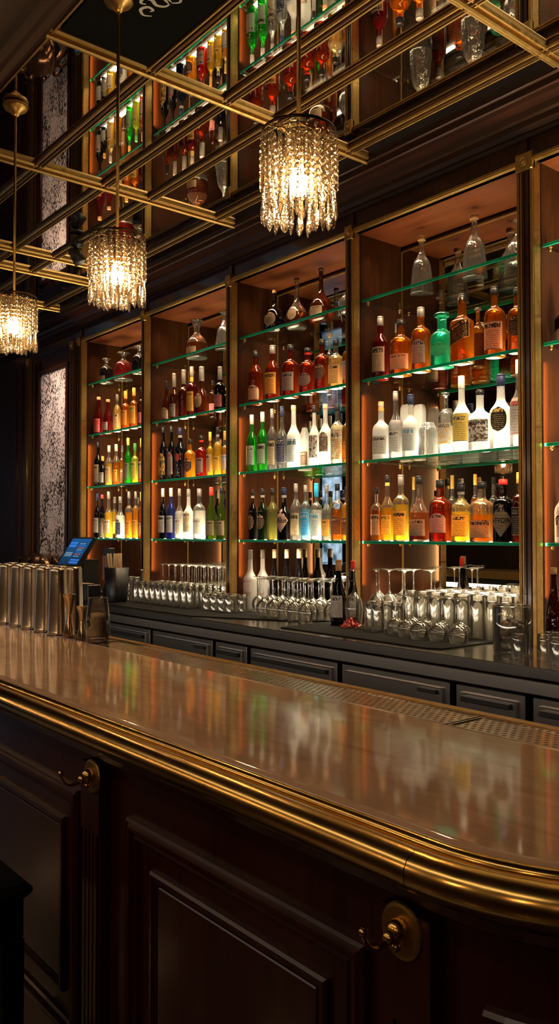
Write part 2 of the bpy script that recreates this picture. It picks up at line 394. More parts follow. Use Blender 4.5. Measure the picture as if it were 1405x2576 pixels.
BOTTLES = [
(4, 4, -3.366, 3.475, 0.31, 0.0343, 'round', 'clear', 'amber', 0.62, 'black', 'cream_tall', 0, 'BEFFER'),
(4, 4, -3.28, 3.475, 0.377, 0.0374, 'tall', 'clear', 'orange', 0.55, 'goldblack', 'yellow_low', 0, ''),
(4, 4, -3.176, 3.475, 0.373, 0.0451, 'round', 'clear', 'yellow', 0.6, 'silver', 'orange_big', 0, 'AINRXIAN'),
(4, 4, -3.21, 3.62, 0.37, 0.0219, 'tall', 'clear', 'yellow', 0.5, 'gold', 'none', 1, ''),
(4, 4, -3.041, 3.475, 0.359, 0.058, 'bulb2', 'clear', 'brown', 0.48, 'black', 'tan_low', 0, ''),
(4, 4, -2.893, 3.475, 0.33, 0.0622, 'round', 'redamber', 'redamber', 0.6, 'black', 'pink_arch', 0, ''),
(4, 4, -2.929, 3.62, 0.364, 0.0256, 'round', 'clear', 'yellow', 0.55, 'gold', 'none', 1, ''),
(4, 4, -2.754, 3.475, 0.306, 0.0508, 'round', 'clear', 'yellow', 0.56, 'silverblack', 'orange_big', 0, ''),
(4, 4, -2.774, 3.62, 0.362, 0.0249, 'round', 'clear', 'amber', 0.7, 'amber', 'none', 1, ''),
(4, 4, -2.623, 3.475, 0.308, 0.0625, 'round', 'clear', 'amber', 0.5, 'black', 'tan_wide', 0, 'mooreVla'),
(4, 4, -2.656, 3.62, 0.341, 0.0266, 'round', 'clear', 'amber', 0.6, 'black', 'none', 1, ''),
(4, 4, -2.492, 3.475, 0.314, 0.0537, 'round', 'black', 'black', 0.9, 'red', 'diamond', 0, 'ATVOIN'),
(4, 4, -2.397, 3.475, 0.343, 0.0393, 'round', 'brown', 'brown', 0.7, 'amber', 'black_low', 0, 'AOUD'),
(4, 3, -3.328, 3.475, 0.34, 0.0512, 'roundlow', 'frost', 'frost', 0, 'corkorange', 'white_frost', 0, 'BCLAIGA'),
(4, 3, -3.214, 3.475, 0.385, 0.0407, 'tall', 'clear', 'milk', 0.62, 'darksilver', 'white_black', 0, ''),
(4, 3, -3.263, 3.62, 0.335, 0.0369, 'flask', 'frost', 'frost', 0, 'none', 'navy_small', 1, ''),
(4, 3, -3.1, 3.475, 0.352, 0.0493, 'roundlow', 'frost', 'frost', 0, 'navy', 'white_blue', 0, ''),
(4, 3, -3.163, 3.62, 0.323, 0.0363, 'flask', 'frost', 'frost', 0, 'none', 'navy_small', 1, ''),
(4, 3, -2.974, 3.475, 0.185, 0.0483, 'crystal', 'clear', 'clear', 0, 'none', 'none', 0, ''),
(4, 3, -2.855, 3.475, 0.331, 0.0417, 'round', 'clear', 'milk', 0.5, 'clear', 'floral', 0, 'HAVLOI'),
(4, 3, -2.747, 3.475, 0.404, 0.0475, 'tall', 'frost', 'frost', 0, 'white', 'yellow_navy', 0, ''),
(4, 3, -2.63, 3.475, 0.315, 0.0605, 'roundlow', 'frost', 'frost', 0, 'glassblack', 'picture', 0, 'MOIR BY'),
(4, 3, -2.502, 3.475, 0.376, 0.057, 'tall', 'frost', 'frost', 0, 'navy', 'oval_black', 0, ''),
(4, 3, -2.395, 3.475, 0.433, 0.0455, 'tall', 'clear', 'milk', 0.6, 'white', 'white_red', 0, 'bsulos'),
(4, 2, -3.332, 3.475, 0.366, 0.049, 'wine', 'darkred', 'darkred', 0.7, 'silver', 'cream_tall', 0, 'APETS'),
(4, 2, -3.345, 3.62, 0.352, 0.015, 'wine', 'amber', 'amber', 0.7, 'silver', 'none', 1, ''),
(4, 2, -3.171, 3.475, 0.315, 0.062, 'round', 'amber', 'amber', 0.6, 'black', 'cream_band', 0, ''),
(4, 2, -3.024, 3.475, 0.354, 0.0546, 'round', 'amber', 'amber', 0.6, 'silver', 'silver_tall', 0, ''),
(4, 2, -2.876, 3.475, 0.297, 0.0646, 'wide', 'teal', 'teal', 0.62, 'none', 'teal_patch', 0, ''),
(4, 2, -2.741, 3.475, 0.365, 0.0509, 'square', 'amber', 'amber', 0.65, 'black', 'black_diag', 0, ''),
(4, 2, -2.749, 3.62, 0.321, 0.0339, 'round', 'amber', 'brown', 0.6, 'clear', 'none', 1, ''),
(4, 2, -2.536, 3.475, 0.355, 0.0533, 'round', 'amber', 'amber', 0.62, 'black', 'cream_wide', 0, 'OLINZLE'),
(4, 2, -2.404, 3.475, 0.319, 0.0457, 'round', 'amber', 'amber', 0.62, 'black', 'oval_black', 0, ''),
(4, 1, -3.108, 3.58, 0.331, 0.0659, 'cone', 'crystal', 'crystal', 0, 'cork', 'none', 0, ''),
(4, 1, -2.739, 3.58, 0.346, 0.0686, 'cone', 'crystal', 'crystal', 0, 'cork', 'none', 0, ''),
(4, 1, -2.474, 3.58, 0.241, 0.0601, 'ball', 'crystal', 'crystal', 0, 'clear', 'none', 0, ''),
(3, 4, -4.552, 3.475, 0.346, 0.0336, 'wine', 'black', 'black', 0.8, 'blackgrey', 'oval_dark', 0, ''),
(3, 4, -4.44, 3.475, 0.347, 0.0374, 'wine', 'darkgreen', 'darkgreen', 0.8, 'blackgrey', 'oval_dark', 0, ''),
(3, 4, -4.332, 3.475, 0.345, 0.0382, 'wine', 'olive', 'olive', 0.5, 'black', 'none', 0, ''),
(3, 4, -4.21, 3.475, 0.345, 0.0473, 'tall', 'black', 'black', 0.8, 'bluesilver', 'diamondw', 0, 'eBlue'),
(3, 4, -4.089, 3.475, 0.366, 0.0356, 'wine', 'clear', 'clear', 0, 'silver', 'cream_wide', 0, 'fliirs'),
(3, 4, -3.994, 3.475, 0.352, 0.0324, 'round', 'clear', 'skyblue', 0.62, 'darksilver', 'blue_big', 0, ''),
(3, 4, -3.891, 3.475, 0.359, 0.0372, 'round', 'clear', 'milk', 0.58, 'blue', 'pale_blue', 0, ''),
(3, 4, -3.795, 3.475, 0.345, 0.0327, 'tall', 'clear', 'clear', 0, 'silver', 'orange_low', 0, ''),
(3, 4, -3.698, 3.475, 0.348, 0.04, 'round', 'clear', 'amber', 0.6, 'black', 'brown_low', 0, ''),
(3, 4, -3.614, 3.475, 0.325, 0.0357, 'round', 'clear', 'orange', 0.7, 'black', 'brown_low', 0, ''),
(3, 3, -4.562, 3.475, 0.401, 0.038, 'wine', 'green', 'green', 0.8, 'white', 'white_wide', 0, ''),
(3, 3, -4.441, 3.475, 0.407, 0.0374, 'wine', 'green', 'green', 0.8, 'white', 'white_wide', 0, 'llaan'),
(3, 3, -4.336, 3.475, 0.416, 0.0326, 'wine', 'clear', 'clear', 0, 'silver', 'cream_wide', 0, 'Pai'),
(3, 3, -4.231, 3.475, 0.42, 0.0377, 'tall', 'clear', 'clear', 0, 'navy', 'navy_big', 0, ''),
(3, 3, -4.112, 3.475, 0.413, 0.044, 'tall', 'frost', 'frost', 0, 'cork', 'white_blue', 0, 'abhfi'),
(3, 3, -4.169, 3.62, 0.288, 0.0366, 'flask2', 'frost', 'frost', 0, 'none', 'brown_low', 1, ''),
(3, 3, -3.91, 3.475, 0.389, 0.0347, 'tall', 'frost', 'frost', 0, 'black', 'picture', 0, ''),
(3, 3, -3.805, 3.475, 0.384, 0.0407, 'tall', 'frost', 'frost', 0, 'cork', 'arch_dark', 0, ''),
(3, 3, -3.697, 3.475, 0.371, 0.0414, 'round', 'clear', 'cream', 0.7, 'black', 'cream_pic', 0, ''),
(3, 3, -3.606, 3.475, 0.348, 0.0357, 'round', 'clear', 'amber', 0.7, 'black', 'orange_low', 0, ''),
(3, 2, -4.517, 3.475, 0.367, 0.0525, 'wine', 'redamber', 'redamber', 0.7, 'black', 'cream_low', 0, ''),
(3, 2, -4.332, 3.475, 0.373, 0.0512, 'wine', 'redamber', 'redamber', 0.7, 'silver', 'orange_big2', 0, 'DNCCYS'),
(3, 2, -4.144, 3.475, 0.345, 0.0568, 'round', 'redamber', 'redamber', 0.65, 'black', 'grey_tall', 0, ''),
(3, 2, -3.974, 3.475, 0.294, 0.0554, 'round', 'redamber', 'redamber', 0.65, 'blackred', 'oval_grey', 0, ''),
(3, 2, -3.834, 3.475, 0.323, 0.0516, 'round', 'redamber', 'redamber', 0.65, 'black', 'oval_dark', 0, ''),
(3, 2, -3.921, 3.62, 0.404, 0.0246, 'round', 'clear', 'amber', 0.6, 'cork', 'none', 1, ''),
(3, 2, -3.71, 3.475, 0.298, 0.0468, 'round', 'clear', 'paleamber', 0.66, 'black', 'cream_wide', 0, ''),
(3, 2, -3.601, 3.475, 0.322, 0.0358, 'round', 'amber', 'amber', 0.66, 'orange', 'white_blue', 0, ''),
(3, 1, -4.548, 3.63, 0.297, 0.0515, 'ball', 'brown', 'brown', 0.9, 'none', 'none', 0, ''),
(3, 1, -4.342, 3.5, 0.292, 0.0758, 'ball', 'black', 'black', 0.9, 'cork', 'round_tan', 0, ''),
(3, 1, -4.179, 3.56, 0.346, 0.0789, 'bulb', 'clear', 'brown', 0.34, 'corkdark', 'oval_tan', 0, ''),
(3, 1, -3.938, 3.56, 0.352, 0.0816, 'bulb', 'brown', 'brown', 0.38, 'corkdark', 'small_tan', 0, ''),
(3, 1, -3.691, 3.56, 0.228, 0.0525, 'ball', 'crystal', 'crystal', 0, 'clear', 'none', 0, ''),
(2, 4, -5.739, 3.475, 0.404, 0.0356, 'wine', 'navyblack', 'navyblack', 0.8, 'white', 'white_wide', 0, 'ABB'),
(2, 4, -5.615, 3.475, 0.402, 0.0367, 'wine', 'blue', 'blue', 0.8, 'white', 'white_wide', 0, ''),
(2, 4, -5.492, 3.475, 0.391, 0.0362, 'tall', 'clear', 'milk', 0.6, 'silver', 'white_frost', 0, ''),
(2, 4, -5.362, 3.475, 0.382, 0.0421, 'tall', 'frost', 'frost', 0, 'silver', 'navy_orange', 0, ''),
(2, 4, -5.214, 3.475, 0.379, 0.0477, 'round', 'clear', 'milk', 0.62, 'silver', 'white_frost', 0, ''),
(2, 4, -5.055, 3.475, 0.384, 0.0421, 'burg', 'olivegreen', 'olivegreen', 0.7, 'redcap', 'tan_wide', 0, ''),
(2, 4, -4.923, 3.475, 0.379, 0.0398, 'burg', 'olivegreen', 'olivegreen', 0.7, 'black', 'tan_wide', 0, ''),
(2, 3, -5.738, 3.475, 0.438, 0.0356, 'wine', 'black', 'black', 0.8, 'black', 'orange_arch', 0, ''),
(2, 3, -5.612, 3.475, 0.429, 0.0334, 'wine', 'black', 'black', 0.8, 'black', 'grey_arch', 0, ''),
(2, 3, -5.483, 3.475, 0.4, 0.0428, 'wine', 'navyblack', 'navyblack', 0.8, 'bluesilver', 'red_seal', 0, ''),
(2, 3, -5.342, 3.475, 0.301, 0.0453, 'round', 'orange', 'orange', 0.7, 'black', 'oval_black2', 0, ''),
(2, 3, -5.189, 3.475, 0.311, 0.0444, 'round', 'redamber', 'red', 0.7, 'blackred', 'grey_tall', 0, ''),
(2, 3, -5.073, 3.475, 0.33, 0.0282, 'round', 'yellow', 'yellow', 0.7, 'orange', 'cream_tall', 0, ''),
(2, 3, -4.975, 3.475, 0.353, 0.034, 'round', 'clear', 'yellow', 0.72, 'silverblack', 'yellow_low', 0, ''),
(2, 3, -4.88, 3.475, 0.318, 0.0305, 'round', 'clear', 'orange', 0.7, 'gold', 'white_blue', 0, ''),
(2, 2, -5.689, 3.475, 0.324, 0.0372, 'burg', 'brown', 'brown', 0.7, 'blackcream', 'cream_low', 0, ''),
(2, 2, -5.575, 3.475, 0.371, 0.0367, 'wine', 'brown', 'brown', 0.7, 'silverlong', 'grey_low', 0, ''),
(2, 2, -5.436, 3.475, 0.378, 0.0443, 'round', 'brown', 'brown', 0.7, 'silverlong', 'none', 0, ''),
(2, 2, -5.323, 3.475, 0.385, 0.0389, 'round', 'darkred', 'darkred', 0.7, 'yellowneck', 'orange_big2', 0, ''),
(2, 2, -5.187, 3.475, 0.364, 0.0573, 'bulb2', 'brown', 'brown', 0.7, 'silverlong', 'round_tan', 0, ''),
(2, 2, -5.249, 3.62, 0.287, 0.0326, 'round', 'brown', 'brown', 0.7, 'black', 'pink_low', 1, ''),
(2, 2, -4.947, 3.475, 0.326, 0.0417, 'round', 'black', 'black', 0.7, 'silverlong', 'pink_low', 0, ''),
(2, 2, -4.857, 3.475, 0.159, 0.0336, 'round', 'black', 'black', 0.7, 'yellow', 'none', 0, ''),
(2, 1, -5.367, 3.55, 0.302, 0.0854, 'flare', 'clear', 'brown', 0.42, 'none', 'small_tan', 0, ''),
(2, 1, -4.999, 3.55, 0.29, 0.0691, 'cone', 'crystal', 'crystal', 0, 'clear', 'none', 0, ''),
(1, 4, -6.875, 3.475, 0.402, 0.0346, 'wine', 'black', 'black', 0.8, 'navy', 'white_wide', 0, ''),
(1, 4, -6.783, 3.475, 0.39, 0.0285, 'wine', 'navyblack', 'clear', 0.5, 'red', 'grey_low', 0, ''),
(1, 4, -6.661, 3.475, 0.414, 0.0375, 'tall', 'clear', 'yellow', 0.6, 'silver', 'white_frost', 0, ''),
(1, 4, -6.824, 3.62, 0.378, 0.0348, 'round', 'clear', 'yellow', 0.7, 'silver', 'yellow_low', 1, ''),
(1, 4, -6.449, 3.475, 0.361, 0.0403, 'tall', 'clear', 'milk', 0.6, 'silver', 'navy_arch', 0, ''),
(1, 4, -6.294, 3.475, 0.4, 0.0343, 'round', 'clear', 'orange', 0.6, 'silver', 'orange_low', 0, ''),
(1, 4, -6.178, 3.475, 0.395, 0.0303, 'round', 'clear', 'orange', 0.7, 'silver', 'yellow_low', 0, ''),
(1, 4, -6.084, 3.475, 0.389, 0.0282, 'round', 'amber', 'amber', 0.7, 'orange', 'cream_low', 0, ''),
(1, 3, -6.871, 3.475, 0.405, 0.0385, 'wine', 'black', 'black', 0.8, 'black', 'cream_tall', 0, ''),
(1, 3, -6.781, 3.475, 0.273, 0.0323, 'wine', 'black', 'black', 0.8, 'amber', 'white_wide', 0, ''),
(1, 3, -6.66, 3.475, 0.36, 0.0338, 'wine', 'clear', 'yellow', 0.6, 'white', 'cream_wide', 0, ''),
(1, 3, -6.527, 3.475, 0.359, 0.0352, 'wine', 'clear', 'amber', 0.6, 'white', 'orange_low', 0, ''),
(1, 3, -6.686, 3.62, 0.372, 0.0248, 'round', 'clear', 'amber', 0.7, 'silver', 'brown_low', 1, ''),
(1, 3, -6.313, 3.475, 0.396, 0.0308, 'wine', 'green', 'green', 0.7, 'amber', 'grey_tall', 0, ''),
(1, 3, -6.196, 3.475, 0.339, 0.0339, 'round', 'yellowgreen', 'yellowgreen', 0.7, 'green', 'yellow_big', 0, ''),
(1, 3, -6.089, 3.475, 0.373, 0.0265, 'round', 'amber', 'amber', 0.7, 'orange', 'cream_wide', 0, ''),
(1, 2, -6.864, 3.475, 0.349, 0.0462, 'burg', 'darkred', 'darkred', 0.7, 'cork', 'pink_big', 0, ''),
(1, 2, -6.685, 3.475, 0.304, 0.0453, 'burg', 'darkred', 'darkred', 0.7, 'cork', 'white_small', 0, ''),
(1, 2, -6.514, 3.475, 0.325, 0.0352, 'wine', 'clear', 'paleamber', 0.8, 'silver', 'cream_wide', 0, ''),
(1, 2, -6.363, 3.475, 0.336, 0.0402, 'round', 'amber', 'amber', 0.7, 'orange', 'orange_big2', 0, ''),
(1, 2, -6.217, 3.475, 0.344, 0.0395, 'round', 'amber', 'amber', 0.7, 'orange', 'yellow_big', 0, ''),
(1, 2, -6.096, 3.475, 0.328, 0.0319, 'round', 'brown', 'brown', 0.7, 'black', 'pink_low', 0, ''),
(1, 1, -6.77, 3.5, 0.222, 0.0612, 'jug', 'clear', 'black', 0.62, 'clear', 'small_tan', 0, ''),
(1, 1, -6.542, 3.55, 0.245, 0.0826, 'jug', 'clear', 'darkred', 0.62, 'clear', 'none', 0, ''),
(1, 1, -6.178, 3.5, 0.231, 0.0611, 'jug', 'clear', 'black', 0.62, 'clear', 'none', 0, ''),
(5, 2, -2.157, 3.475, 0.192, 0.0337, 'wine', 'black', 'black', 0.8, 'black', 'cream_low', 0, ''),
(5, 4, -2.168, 3.475, 0.291, 0.0317, 'roundlow', 'frost', 'frost', 0, 'black', 'white_frost', 0, 'fa'),
(3, 9, -4.506, 3.42, 0.4, 0.0474, 'tall', 'frost', 'frost', 0, 'silver', 'oval_face', 0, ''),
(3, 9, -4.548, 3.56, 0.398, 0.0455, 'tall', 'frost', 'frost', 0, 'silver', 'small_tan', 0, ''),
(3, 9, -4.466, 3.6, 0.401, 0.0379, 'burg', 'black', 'black', 0.8, 'tanfoil', 'none', 0, ''),
(3, 9, -4.332, 3.6, 0.403, 0.0387, 'burg', 'black', 'black', 0.8, 'tanfoil', 'none', 0, ''),
(3, 9, -4.203, 3.6, 0.408, 0.0422, 'burg', 'black', 'black', 0.8, 'tanfoil', 'none', 0, ''),
(4, 9, -3.386, 3.19, 0.365, 0.0448, 'burg', 'black', 'black', 0.8, 'corkcap', 'white_wide', 0, ''),
(4, 9, -3.343, 3.26, 0.358, 0.0344, 'burg', 'black', 'black', 0.8, 'redcap', 'white_wide', 0, ''),
(5, 9, -2.069, 3.25, 0.361, 0.0372, 'burg', 'brown', 'brown', 0.8, 'cork', 'none', 0, ''),
]
# ------------------------------------------------------------------ room shell
def wbox(name, x0, x1, y0, y1, z0, z1, mat, parent=None, struct=True):
    m = MB(); m.box(x0, x1, y0, y1, z0, z1); o = m.build(name, mat, parent)
    return structure(o) if struct and not parent else o

ZC = H + 2.055
wbox('floor', -18.6, 3.0, -2.3, 3.9, -.1, 0, M['floorwood'])
wbox('wall_back', -18.6, 3.0, 3.76, 3.9, 0, ZC+.1, M['mahogany'])
wbox('wall_left', -18.7, -18.6, -2.3, 3.9, 0, ZC+.1, M['plaster'])
wbox('wall_right', 3.0, 3.1, -2.3, 3.9, 0, ZC+.1, M['plaster'])
wbox('ceiling', -18.6, 3.0, 1.36, 3.9, ZC, ZC+.08, M['antique'])
wbox('ceiling_wood', -18.6, 3.0, -2.3, 1.36, ZC-.03, ZC+.08, M['cornice'])

# rear wall with tall windows that the alcove mirrors pick up
WIN = [(-11.5, -10.25), (-14.1, -12.9), (-17.6, -16.3)]
m = MB(); xs = [-18.6] + [v for w in sorted(WIN) for v in w] + [3.0]
for i in range(0, len(xs), 2): m.box(xs[i], xs[i+1], -2.4, -2.3, 0, ZC)
for (a, b) in WIN: m.box(a, b, -2.4, -2.3, 0, .55); m.box(a, b, -2.4, -2.3, 3.3, ZC)
structure(m.build('wall_front', M['plaster']))
def skymat():
    m, nt, out = new_mat('bright daylight beyond window'); L = nt.links.new
    tc = N(nt, 'ShaderNodeTexCoord'); n1 = N(nt, 'ShaderNodeTexNoise', Scale=3.5, Detail=6.); L(tc.outputs['Object'], n1.inputs['Vector'])
    cr = N(nt, 'ShaderNodeValToRGB'); e = cr.color_ramp.elements
    e[0].position = .35; e[0].color = (.03, .07, .10, 1); e[1].position = .6; e[1].color = (.50, .72, 1., 1)
    em = N(nt, 'ShaderNodeEmission', Strength=1.7); L(n1.outputs['Fac'], cr.inputs[0]); L(cr.outputs[0], em.inputs[0]); L(em.outputs[0], out.inputs[0]); return m
SKY = skymat()
for i, (a, b) in enumerate(WIN):
    m = MB(); m.box(a, b, -2.37, -2.36, .55, 3.3)
    w = structure(m.build('window_%d' % (i+1), SKY))
    f = MB()
    for x in (a, (a+b)/2-.02, b-.04): f.box(x, x+.04, -2.355, -2.30, .55, 3.3)
    for z in (.55, 1.6, 2.5, 3.26): f.box(a, b, -2.355, -2.305, z, z+.04)
    f.build('window_frame', M['blackwood'], w)

# ceiling grid of brass mouldings over antique mirror
PROF = [(-.036,0),(-.036,-.010),(-.030,-.018),(-.022,-.018),(-.018,-.010),(-.013,-.010),(-.010,-.026),(-.004,-.032),(.004,-.032),(.010,-.026),(.013,-.010),(.018,-.010),(.022,-.018),(.030,-.018),(.036,-.010),(.036,0)]
tn = [0]
def trim(mb, mats):
    tn[0] += 1; return structure(mb.build('trim_%d' % tn[0], mats))
BY = [1.36, 1.84, 2.25, 2.556, 3.055]; BX = [-1.975+.0, -3.17, -4.40, -5.78, -6.20, -7.10, -8.3, -9.5, -.8, .4]
for y in BY:
    m = MB(); path = lambda o, y=y: [(-12.0, y+o), (2.0, y+o)]
    m.sweep([(o*.62, ZC+z*.8) for o, z in PROF], path, smooth=False); trim(m, M['bronze'])
for x in BX:
    m = MB(); path = lambda o, x=x: [(x+o, 1.36), (x+o, 3.22)]
    m.sweep([(o, ZC+z*1.15) for o, z in PROF], path, smooth=False); trim(m, M['brassold'])
# thin brass fillets along the parallel bars
for y in BY:
    m = MB()
    for s_ in (-1, 1): m.sweep([(s_*.021+a, ZC-.013+b) for a, b in ((-.006,.0),(-.004,-.009),(.004,-.009),(.006,0))], lambda o, y=y: [(-12., y+o), (2., y+o)], smooth=False)
    trim(m, M['brassold'])
# dropped mahogany beam in front of the mirror ceiling
m = MB(); m.sweep([(1.33, ZC-.03), (1.33, ZC-.055), (1.29, ZC-.07), (1.26, ZC-.07), (1.25, ZC-.10), (1.20, ZC-.12), (1.16, ZC-.12), (1.15, ZC-.15), (.9, ZC-.16), (.9, ZC-.03)], lambda o: [(-12., o), (2., o)], smooth=False)
trim(m, M['cornice'])
# crown moulding above the back bar
m = MB(); m.sweep([(3.40, H+1.86), (3.335, H+1.86), (3.325, H+1.875), (3.31, H+1.878), (3.295, H+1.895), (3.29, H+1.92), (3.272, H+1.925), (3.262, H+1.95), (3.235, H+1.975), (3.225, H+1.99), (3.21, H+1.992), (3.205, H+2.02), (3.19, H+2.025), (3.185, H+2.055), (3.40, H+2.055)],
                  lambda o: [(-18.6, o), (3.0, o)], smooth=False)
trim(m, M['cornice'])

# back bar: header panels, alcoves, pilasters
XR = {1:(-6.92,-5.835),2:(-5.785,-4.665),3:(-4.61,-3.47),4:(-3.41,-2.30),5:(-2.21,-1.1)}
ZTOP = H+1.745; ZCT = H-.52
edges = []
m = MB()
m.box(-18.6, 3.0, 3.36, 3.76, ZTOP+.02, H+1.90)
for x in (-1.0, -2.27, -3.44, -4.64, -5.81, -6.97, -8.2, -9.4):       # header panel seams
    m.box(x-.018, x+.018, 3.345, 3.365, ZTOP+.03, H+1.87)
structure(m.build('wall_header', M['mahogany']))
m = MB(); m.box(-18.6, -7.0, 3.385, 3.76, ZCT, ZTOP+.03); m.box(-1.05, 3.0, 3.385, 3.76, ZCT, ZTOP+.03)
for x in (-7.0, -7.24, -7.97, -8.06, -8.28, -8.40, -8.56, -9.2, -9.3):
    m.box(x-.012, x+.012, 3.368, 3.39, H-.5, ZTOP-.02)
structure(m.build('wall_panelling', M['mahogany']))

BN = {1:'far left', 2:'second', 3:'middle', 4:'wide right', 5:'right edge'}
SHZ = {1:1.352, 2:.885, 3:.414, 4:-.052}
PIN_X = {}
for b, (x0, x1) in XR.items():
    root = empty('shelf_alcove', ((x0+x1)/2, 3.4, ZCT), 'mirror-backed mahogany display alcove, %s bay of the back bar' % BN[b], 'display alcove', 'alcoves of the back bar')
    ox, oy, oz = root.location
    def P(mb, name, mat):
        mb.v = [(x-ox, y-oy, z-oz) for x, y, z in mb.v]; return mb.build(name, mat, root)
    for sx in (0, 1):
        m = MB(); xa = x0-.025 if sx == 0 else x1
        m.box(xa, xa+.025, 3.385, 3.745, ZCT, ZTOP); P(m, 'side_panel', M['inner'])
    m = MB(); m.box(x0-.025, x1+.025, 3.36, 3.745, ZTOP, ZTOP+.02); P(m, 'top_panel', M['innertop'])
    m = MB(); m.box(x0, x1, 3.74, 3.75, ZCT, ZTOP-.03); P(m, 'mirror', M['mirror'])
    m = MB(); m.box(x0, x0+.008, 3.735, 3.741, ZCT, ZTOP-.03); m.box(x0, x1, 3.735, 3.741, ZTOP-.036, ZTOP-.028); P(m, 'mirror_edging', M['brassold'])
    m = MB()   # brass frame: front face, return into the opening and a raised bead
    for xa, s_ in ((x0, -1), (x1, 1)):
        a, c = sorted((xa, xa+s_*.022)); m.box(a, c, 3.335, 3.39, ZCT, ZTOP+.022)
        a, c = sorted((xa+s_*.006, xa+s_*.012)); m.box(a, c, 3.329, 3.336, ZCT, ZTOP+.012)
    m.box(x0-.022, x1+.022, 3.335, 3.39, ZTOP, ZTOP+.022); m.box(x0, x1, 3.329, 3.336, ZTOP+.006, ZTOP+.012)
    P(m, 'brass_frame', M['brassold'])
    for s in SHZ:
        z = H+SHZ[s]-.006
        for xa in (x0+.022, x1-.022):
            for ya in (3.43, 3.70):
                m = MB(); m.lathe([(0,-.022),(.006,-.02),(.009,-.012),(.006,-.006),(.012,-.003),(.012,0),(0,0)], 8, (xa, ya, z)); P(m, 'shelf_peg', M['brassold'])
    for s in SHZ:
        z = H+SHZ[s]
        sh = empty('glass_shelf', ((x0+x1)/2, 3.56, z), 'green-edged glass shelf, %s in the %s bay of the back bar' % ({1:'topmost', 2:'second from top', 3:'third from top', 4:'lowest'}[s], BN[b]), 'shelf', 'glass shelves of the back bar')
        w = (x1-x0)/2-.003
        m = MB(); m.box(-w, w, -.155, .165, -.006, .006); m.build('pane', M['shelfglass'], sh)
        m = MB(); m.bbox(-w, w, -.164, -.155, -.009, .0065, .002); m.build('front_edge', M['shelfedge'], sh)

def rosette(mb, x, y, z, w):
    mb.bbox(x-w, x+w, y-.012, y+.02, z-.042, z+.042, .004)
    vs = []; n = 20
    for rr, dy in ((.024,0),(.022,-.006),(.017,-.006),(.015,-.001),(.011,-.003),(.006,-.009),(0.0001,-.010)):
        for k in range(n): vs.append((x+rr*math.cos(2*PI*k/n)*min(1, w/.026), y-.012+dy, z+rr*math.sin(2*PI*k/n)))
    fs = [(i*n+k, i*n+(k+1)%n, (i+1)*n+(k+1)%n, (i+1)*n+k) for i in range(6) for k in range(n)]
    mb.add(vs, fs, 0, True)

PILS = [(-6.97, .028, 'left of the far left bay'), (-5.81, .025, 'between the far left and second bays'), (-4.6375, .0275, 'between the second and middle bays'), (-3.44, .030, 'between the middle and wide right bays'), (-2.255, .045, 'between the wide right and right edge bays'), (-7.16, .03, 'right of the speckled mirror panel'), (-8.19, .03, 'left of the speckled mirror panel')]
for (x, w, where) in PILS:
    y0 = 3.33 if x > -7 else 3.35
    root = empty('pilaster', (x, y0+.03, ZCT), 'slim fluted mahogany pilaster with brass rosette, '+where, 'pilaster', 'pilasters of the back bar')
    hgt = ZTOP+.05-ZCT; ww = w-.022+.016 if x > -7 else w
    m = MB(); n = 3
    pr = [(-ww, .03), (-ww, 0)]
    for k in range(n):
        c = -ww + 2*ww*(k+.5)/n; q = ww/n*.62
        pr += [(c-q, 0), (c-q*.6, .006), (c+q*.6, .006), (c+q, 0)]
    pr += [(ww, 0), (ww, .03)]
    vs = [(a, bb-.03, z) for z in (0, hgt) for a, bb in pr]; L_ = len(pr)
    m.add(vs, [(i, (i+1) % L_, L_+(i+1) % L_, L_+i) for i in range(L_)]+[tuple(L_+i for i in range(L_-1, -1, -1))])
    m.build('shaft', M['mahogany'], root)
    m = MB()
    for s_ in (-1, 1): m.box(min(s_*ww, s_*(ww+.004)), max(s_*ww, s_*(ww+.004)), -.034, 0, 0, hgt)
    m.build('brass_bead', M['brassold'], root)
    m = MB(); rosette(m, 0, -.032, ZTOP-ZCT, max(w, .026)); m.build('rosette', M['brassold'], root)

# speckled mirror panel at the left
root = empty('mirror_panel', (-7.62, 3.38, H-.5), 'tall speckled grey mirror panel in dark wood at far left', 'mirror')
m = MB(); m.box(-.30, .30, -.006, .004, 0, 2.08); m.build('silvered_glass', M['distressed'], root)
m = MB()
for a, b_ in ((-.345, -.30), (.30, .345)): m.bbox(a, b_, -.024, .0, -.04, 2.125, .004)
m.bbox(-.345, .345, -.022, 0, 2.08, 2.125, .004); m.build('frame', M['mahogany'], root)

